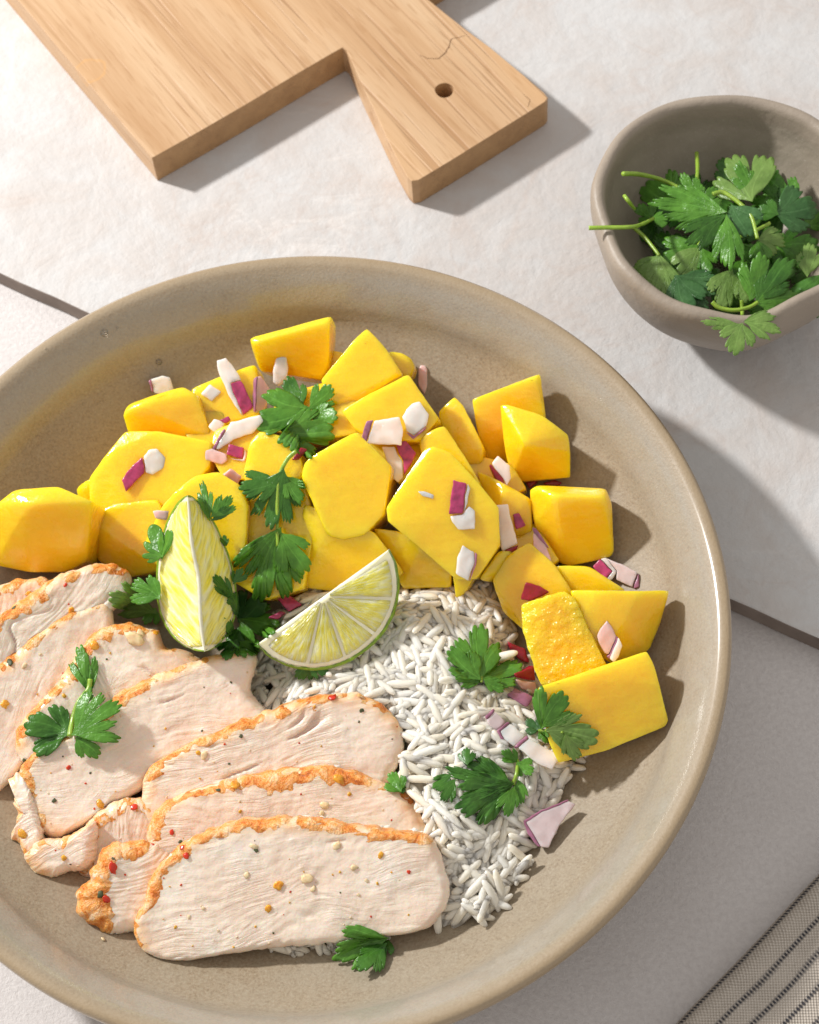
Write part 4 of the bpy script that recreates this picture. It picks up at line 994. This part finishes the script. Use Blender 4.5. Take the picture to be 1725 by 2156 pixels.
sprig('three part cilantro leaf on a stalk lying on the widest chicken slice', [(146,1548,54,1508,66,Ld,{'fold':.25,'lobes':3}),(150,1548,272,1484,50,Lf,{'zoff':.004,'lobes':5}),(158,1552,216,1590,58,Lf),(168,1490,192,1446,26,Lf,{'teeth':1}),(192,1462,156,1356,26,Lf,{'fold':.3})], [([(148,1550),(154,1515),(166,1478),(186,1452),(190,1430)], .95)], sd=6)
sprig('dark cilantro bunch squeezed between the two lime wedges', [(500,1310,566,1262,70,Lb),(500,1300,596,1330,56,Lf,{'zoff':.003}),(502,1320,512,1372,70,Ld),(492,1230,508,1190,40,Ld),(500,1290,500,1240,50,Ld),(500,1345,470,1395,50,Ld),(505,1350,545,1385,50,Lf)], sd=7)
sprig('dark cilantro scraps clinging to the right side of the standing lime wedge', [(492,1262,452,1204,26,Ld,{'zoff':.001}),(492,1340,470,1300,30,Ld,{'zoff':.001}),(478,1150,468,1126,40,Ld)], sd=8)
sprig('pale flat cilantro leaf on the rice with a rice grain on it', [(1014,1432,1008,1308,44,Lf,{'fold':.03}),(1014,1432,940,1366,44,Lf,{'fold':.03,'zoff':.0027}),(1014,1432,1098,1386,44,Lf,{'fold':.03,'zoff':.0024}),(1014,1436,956,1430,34,Lf,{'fold':.03}),(1018,1430,1062,1460,38,Lf,{'fold':.03})], [([(1014,1436),(1014,1400)], .4)], sd=9)
sprig('light veined cilantro sprig lying across the lowest mango slab', [(1140,1535,1184,1452,50,Lf,{'zoff':.004}),(1148,1538,1262,1540,44,Ll,{'zoff':.004,'lobes':3}),(1190,1545,1222,1602,40,Ll,{'zoff':.003}),(1138,1538,1106,1516,60,Lb),(1138,1536,1146,1568,44,Lf)], [([(1136,1538),(1152,1538),(1185,1542)], .5)], sd=10)
sprig('large dark cilantro sprig on the rice below the row of onion links', [(1082,1650,934,1618,44,Ld,{'zoff':.004,'lobes':5}),(1080,1652,966,1732,40,Ld,{'zoff':.0035}),(1088,1604,1124,1634,60,Lf,{'zoff':.003}),(1090,1606,1062,1572,46,Lf),(1084,1655,1058,1722,34,Lf,{'zoff':.004}),(1090,1640,1100,1694,34,Lf),(985,1612,978,1570,46,Ld),(950,1630,912,1664,50,Ld,{'fold':.4}),(960,1640,925,1690,36,Ld)], [([(1080,1652),(1088,1628),(1090,1600)], .6)], sd=11)
sprig('small cilantro leaf at the right edge of the third chicken slice', [(846,1668,814,1626,50,Lf,{'zoff':.003}),(842,1650,850,1672,50,Ld)], sd=12)
sprig('cilantro leaf sticking out under the front chicken slice at the bottom', [(818,1975,694,2008,40,Lf,{'zoff':.004}),(816,1985,744,2046,38,Ld,{'zoff':.004}),(820,1978,800,2012,50,Ld)], sd=13)
sprig('cilantro tip under the lower rind of the lying lime wedge', [(660,1395,622,1424,50,Ld,{'drape':False,'zoff':-.001}),(650,1395,690,1425,50,Ld,{'drape':False,'zoff':-.001})], sd=14)
# the heap in the small bowl
def heap(u, v, lift_=0.0):
    p = P(u, v, SLAB + 30)
    dx, dy = p.x - SBX, p.y - SBY; r = math.hypot(dx, dy) / SBR
    z = SLAB + 36 - 13 * min(1.2, r) ** 2 + lift_
    if v > 655 and lift_ > -6: z = max(z, SLAB + 47.5 + (0 if v < 690 else -(v - 690) * .05))
    if u < 1330 and lift_ > -6: z = max(z, SLAB + 48.5)
    return P(u, v, z), Vector((0, 0, 1))
GRP = 'cilantro sprigs heaped in the small clay bowl'
hr_ = random.Random(3)
DEEP = [(1350,600),(1400,660),(1460,640),(1520,600),(1580,560),(1640,520),(1700,480),(1420,540),(1480,560),(1360,500),(1420,470),(1640,600),(1600,640),(1690,620),(1460,440),(1560,500),(1650,450),(1560,440),(1380,560),(1500,500),(1440,600),(1620,560),(1715,560),(1400,420),(1480,390),(1540,380),(1600,400),(1660,420),(1560,620),(1500,660),(1440,620),(1380,620),(1380,460),(1450,480),(1520,460),(1590,470),(1650,490),(1700,440),(1660,570),(1610,600)]
for i, (u, v) in enumerate(DEEP):
    a = hr_.uniform(0, 6.28); L = hr_.uniform(70, 110)
    hf = lambda uu, vv, k=-(7 + (i % 5) * 2.5): heap(uu, vv, k)
    ib = lambda L_: math.hypot(*[a_ - b_ for a_, b_ in zip(P(u + L_ * math.cos(a), v + L_ * .8 * math.sin(a), SLAB + 26)[:2], (SBX, SBY))]) > SBR * .74
    if math.hypot(*[a_ - b_ for a_, b_ in zip(P(u, v, SLAB + 26)[:2], (SBX, SBY))]) > SBR * .74: continue
    while ib(L) and L > 20: L *= .85
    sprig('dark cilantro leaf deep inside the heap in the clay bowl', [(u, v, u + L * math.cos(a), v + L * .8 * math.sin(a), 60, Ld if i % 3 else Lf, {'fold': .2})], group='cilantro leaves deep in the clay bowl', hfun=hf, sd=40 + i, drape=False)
HS = [
 ('dark green cilantro leaf at the back left of the heap', [(1440,435,1346,396,55,Lf),(1440,435,1380,470,50,Ld)], [], -4),
 ('round cilantro leaf by the left inner wall of the clay bowl', [(1378,462,1336,440,60,Lf)], [([(1315,412),(1324,424),(1336,440)], .7)], -3),
 ('pale crumpled cilantro leaf, highest at the back of the heap', [(1585,425,1530,330,56,Ll,{'curl':.1}),(1590,420,1556,345,30,Lf,{'fold':.35})], [], 1),
 ('green cilantro leaf right of the pale crumpled one', [(1680,440,1600,376,50,Lf),(1676,430,1640,400,46,Ld)], [], 0),
 ('cilantro sprig with a pale upright stalk at the back of the heap', [(1466,430,1446,366,36,Lf),(1470,440,1510,400,50,Lf)], [([(1467,322),(1469,350),(1468,372),(1461,410)], .75)], 3),
 ('cilantro sprig on a long yellowish stalk pointing to the upper left', [(1440,402,1478,440,60,Lf)], [([(1312,366),(1345,367),(1385,376),(1420,390),(1448,405)], .8)], 4),
 ('dark cilantro leaf against the right inner wall of the clay bowl', [(1630,448,1722,452,60,Lb,{'zoff':0}),(1640,452,1600,432,54,Ld)], [([(1621,470),(1590,486),(1556,500)], .65)], 3),
 ('mid green cilantro leaf at the right, with a toothed far edge', [(1594,504,1652,512,54,Ll),(1594,506,1608,560,46,Lf),(1600,500,1640,482,40,Lf)], [], 1),
 ('green wedge shaped cilantro leaf in the middle of the heap', [(1470,516,1396,548,52,Lf),(1472,518,1440,585,48,Ll),(1476,520,1500,570,40,Lf)], [([(1507,472),(1490,492),(1471,517)], .9)], 2),
 ('veined light cilantro leaf at the lower left of the heap', [(1386,532,1382,642,48,Ll,{'lobes':5}),(1388,535,1345,600,40,Ll)], [([(1336,481),(1358,500),(1378,524),(1388,538)], .7)], 5),
 ('cilantro stalk hanging over the left rim of the clay bowl', [(1372,462,1408,452,50,Lf)], [([(1240,480),(1280,479),(1327,478),(1352,472),(1376,460)], .75)], 6),
 ('bluish green cilantro leaf in front at the lower left of the heap', [(1420,580,1492,640,62,Lb,{'lobes':5}),(1424,578,1450,655,50,Lb)], [], 4),
 ('big toothed cilantro leaf on top in the middle of the heap', [(1532,446,1380,428,32,Lf,{'lobes':5,'fold':.22}),(1532,452,1440,506,28,Ld),(1540,430,1572,500,50,Lb),(1530,450,1530,560,26,Lf,{'fold':.3})], [([(1501,409),(1522,405),(1546,419),(1570,440),(1584,460),(1595,502)], .8)], 11),
 ('pale cilantro leaf lit by the lamp near the front of the heap', [(1542,566,1512,642,52,Ll),(1556,585,1572,634,46,Ll)], [], 3),
 ('folded green cilantro leaf at the right front of the heap', [(1578,634,1612,546,42,Lf,{'fold':.2}),(1590,636,1662,552,40,Ld),(1590,640,1680,630,44,Lf)], [([(1500,636),(1515,648),(1545,653),(1576,647),(1596,636)], .75)], 8),
 ('light green cilantro leaf hanging over the front rim of the clay bowl', [(1564,680,1540,742,62,Ll,{'fold':.02}),(1566,678,1640,690,40,Ll,{'fold':.05}),(1566,676,1630,662,26,Ll),(1560,682,1482,688,18,Ll,{'fold':.3})], [([(1562,632),(1563,655),(1564,682)], .7)], 5),
 ('rolled dark cilantro leaf at the right edge of the picture', [(1735,575,1664,660,36,Ld,{'fold':.4}),(1740,600,1700,640,40,Ld)], [], 4),
 ('yellowish green cilantro leaf at the right edge above the rolled one', [(1700,585,1704,514,36,Ll),(1725,560,1680,560,40,Lf)], [], 2),
]
for i, (lb, lv, st, k) in enumerate(HS):
    sprig(lb, lv, st, GRP, (lambda uu, vv, k=k: heap(uu, vv, k)), sd=80 + i, drape=False)
g = bpy.data.objects.new('rice_grain', gm[2]); COL.objects.link(g)
h = hit(1052, 1383); g.location = h[0] - ray(1052, 1383) * .0038; g.rotation_euler = (.1, -.3, .05)
tag(g, 'single rice grain lying on the pale flat cilantro leaf', 'rice grain')

# ---------------------------------------------------------------- flecks of spice on the chicken
slices = [c[0] for c in CH]; fl = [(c[1], c[0]) for c in CH]
ctrees = [(BVHTree.FromPolygons([o.matrix_world @ v.co for v in o.data.vertices], [tuple(p.vertices) for p in o.data.polygons]), r) for o, r in fl]
def blob(name, p, n, r, mat, root, sx=1.5, sz=.22, seed=0):
    r = r * .6; sx = sx * (.7 + .7 * abs(nz(p, 700)))
    x = n.cross(Vector((random.uniform(-1, 1), random.uniform(-1, 1), .3))).normalized(); y = n.cross(x)
    bm = bmesh.new(); bmesh.ops.create_icosphere(bm, subdivisions=2, radius=1)
    for v in bm.verts:
        k = 1 + .6 * nz(v.co, 2.0, seed); c = v.co * k
        v.co = p + (x * c.x * sx + y * c.y + n * c.z * sz) * r
    me = bpy.data.meshes.new(name); bm.to_mesh(me); bm.free(); o = link(name, me, MAT[mat]); reparent(o, root)
def fleck(u, v, r, mat, name, **kw):
    d = ray(u, v); best = None
    for t, rt in ctrees:
        h = t.ray_cast(CAM, d)
        if h[0] is not None and (best is None or h[3] < best[2]): best = (h[0], h[1] if h[1].dot(d) < 0 else -h[1], h[3], rt)
    if best: blob(name, best[0] + best[1] * r * .2 * MM, best[1], r * MM, mat, best[3], seed=u, **kw)
for u, v, r, m, nm in [(587,1864,2.2,'carrot','orange_fleck'),(566,1912,1.6,'carrot','orange_fleck'),(802,1800,1.3,'carrot','orange_fleck'),(746,1826,1.4,'garlic','garlic_crumb'),(861,1836,.9,'chilli','chilli_flake'),
    (392,1802,1.4,'chilli','chilli_flake'),(384,1785,1.2,'chilli','chilli_flake'),(535,1782,1.3,'garlic','garlic_crumb'),(540,1790,.9,'herb','herb_fleck'),(710,1780,1.8,'garlic','garlic_crumb'),(646,1850,2.4,'garlic','garlic_crumb'),(660,1872,1.2,'garlic','garlic_crumb'),
    (520,1842,1.3,'garlic','garlic_crumb'),(428,1912,.9,'garlic','garlic_crumb'),(398,1930,.8,'garlic','garlic_crumb'),(370,1952,.7,'carrot','orange_fleck'),(610,1900,.5,'carrot','orange_fleck'),(716,1836,.6,'carrot','orange_fleck'),(772,1854,.8,'garlic','garlic_crumb'),(795,1860,.6,'carrot','orange_fleck'),(755,1884,.7,'garlic','garlic_crumb'),(492,1994,.5,'carrot','orange_fleck'),(460,1960,.6,'garlic','garlic_crumb'),
    (683,1695,2.0,'garlic','garlic_crumb'),(678,1712,1.4,'garlic','garlic_crumb'),(736,1672,1.0,'carrot','orange_fleck'),(362,1752,1.1,'chilli','chilli_flake'),(322,1778,.7,'chilli','chilli_flake'),(506,1708,.8,'carrot','orange_fleck'),(634,1672,.5,'chilli','chilli_flake'),(380,1772,.8,'herb','herb_fleck'),(495,1655,2.4,'carrot','orange_fleck'),(460,1664,1.0,'herb','herb_fleck'),(714,1640,2.2,'carrot','orange_fleck'),
    (508,1550,.9,'herb','herb_fleck'),(762,1496,1.0,'herb','herb_fleck'),(430,1590,1.6,'garlic','garlic_crumb'),(418,1585,1.1,'carrot','orange_fleck'),(850,1560,.8,'herb','herb_fleck'),(700,1470,1.8,'chilli','chilli_flake'),(758,1466,1.6,'crust','orange_fleck'),
    (145,1616,1.1,'chilli','chilli_flake'),(212,1694,1.8,'carrot','orange_fleck'),(283,1700,1.6,'chilli','chilli_flake'),(114,1686,1.0,'herb','herb_fleck'),(48,1755,1.9,'carrot','orange_fleck'),(135,1806,1.3,'carrot','orange_fleck'),(238,1826,2.0,'chilli','chilli_flake'),(212,1882,1.5,'herb','herb_fleck'),(224,1893,1.6,'chilli','chilli_flake'),(240,1808,.8,'herb','herb_fleck'),(52,1600,1.0,'herb','herb_fleck'),
    (10,1482,2.0,'carrot','orange_fleck'),(22,1395,1.5,'herb','herb_fleck'),(52,1402,1.1,'garlic','garlic_crumb'),(85,1378,.7,'garlic','garlic_crumb'),(150,1285,1.6,'carrot','orange_fleck'),(200,1360,2.2,'carrot','orange_fleck'),(285,1345,3.2,'garlic','garlic_crumb'),(296,1335,2.0,'garlic','garlic_crumb'),(232,1375,.6,'carrot','orange_fleck'),(225,1388,.5,'herb','herb_fleck'),(138,1232,.8,'chilli','chilli_flake'),(145,1272,.5,'chilli','chilli_flake'),(30,1280,1.0,'herb','herb_fleck'),(60,1250,1.4,'carrot','orange_fleck'),(328,1333,1.3,'carrot','orange_fleck'),(135,1465,1.0,'carrot','orange_fleck')]:
    fleck(u, v, r, m, nm)
rf = random.Random(9)
for k in range(120):
    u, v = rf.uniform(60, 920), rf.uniform(1400, 2000)
    fleck(u, v, rf.uniform(.25, .55), rf.choice(['carrot', 'garlic', 'garlic', 'herb', 'chilli']), 'spice_speck')

# ---------------------------------------------------------------- crumbs and drops
def drop(u, v, r, label):
    h = hit(u, v); n = h[1]; bm = bmesh.new(); bmesh.ops.create_uvsphere(bm, u_segments=24, v_segments=14, radius=1)
    x = n.orthogonal().normalized(); y = n.cross(x)
    for q_ in bm.verts: c = q_.co.copy(); q_.co = h[0] + (x * c.x + y * c.y + n * max(-.15, c.z) * .5) * r * MM
    me = bpy.data.meshes.new('water_drop'); bm.to_mesh(me); bm.free(); o = link('water_drop', me, MAT['water']); rebase(o); tag(o, label, 'water drop', 'water drops on the bowl wall')
drop(220, 701, 1.25, 'largest clear water drop on the upper left inside wall of the bowl')
drop(335, 762, 1.1, 'clear water drop above the white onion cube')
drop(247, 690, .4, 'tiny water drop just right of the largest drop'); drop(98, 735, .4, 'tiny water drop near the rim at the far left')
h = hit(217, 1979); cr = empty('chicken_crumb', h[0]); blob('crumb', h[0] + h[1] * .0004, h[1], .0007, 'garlic', cr, 2.4, .7, 3); tag(cr, 'tiny pale chicken crumb lying on the bowl at the lower left', 'crumb')
# ---------------------------------------------------------------- napkin
def napkin():
    # edge line in the photo, extended past the frame; the cloth lies on the table in folded layers
    a, b = P(1330, 2260, 9), P(1760, 1800, 9); d = (b - a).normalized(); n = Vector((d.y, -d.x, 0))
    if n.x < 0: n = -n
    NU, NV = 260, 150; LU, LV = .16, .10; vs = []; cu = []; cv = []; st = []
    o = a - d * .03
    stripes = [.0030, .0105, .0168, .0228, .0290, .0350, .0410]
    for i in range(NU + 1):
        for j in range(NV + 1):
            t = j / NV; s_ = LU * i / NU
            w_ = t * LV                                  # distance over the cloth from its fold
            if w_ < .006: x = .0045 * (1 - math.cos(w_ / .006 * math.pi / 2)) ; z = .0012 + .0090 * math.sin(w_ / .006 * math.pi / 2)
            else: x = .0045 + (w_ - .006); z = .0102
            p = o + d * s_ + n * x
            z += (.0010 * nz((p.x, p.y, 0), 30, 2) + .0005 * nz((p.x, p.y, 0), 90, 5) + .0016 * math.sin((x * 1000) / 7.5) * .35) * min(1, w_ / .006)
            p = p + n * (.0009 * nz((s_, 0, 0), 28, 1))
            p.z = max(.0004, z); vs.append(p); cu.append(w_ * 1000); cv.append(s_ * 1000)
            wobble = .0003 * nz((s_, 0, 3), 60)
            st.append(max(0.0, max(1 - (abs(w_ - q_ - wobble) / .00085) ** 4 for q_ in stripes)))
    fs = [(i * (NV + 1) + j, (i + 1) * (NV + 1) + j, (i + 1) * (NV + 1) + j + 1, i * (NV + 1) + j + 1) for i in range(NU) for j in range(NV)]
    ob = from_data('napkin', vs, fs, mat_cloth(0)); attr_set(ob.data, 'cu', cu); attr_set(ob.data, 'cv', cv); attr_set(ob.data, 'stripe', st)
    so = ob.modifiers.new('thickness', 'SOLIDIFY'); so.thickness = .0007; so.offset = -1
    rebase(ob); tag(ob, 'beige linen napkin with thin dark stripes, folded at the lower right corner', 'napkin'); return ob
napkin()
print('objects', len(bpy.data.objects))
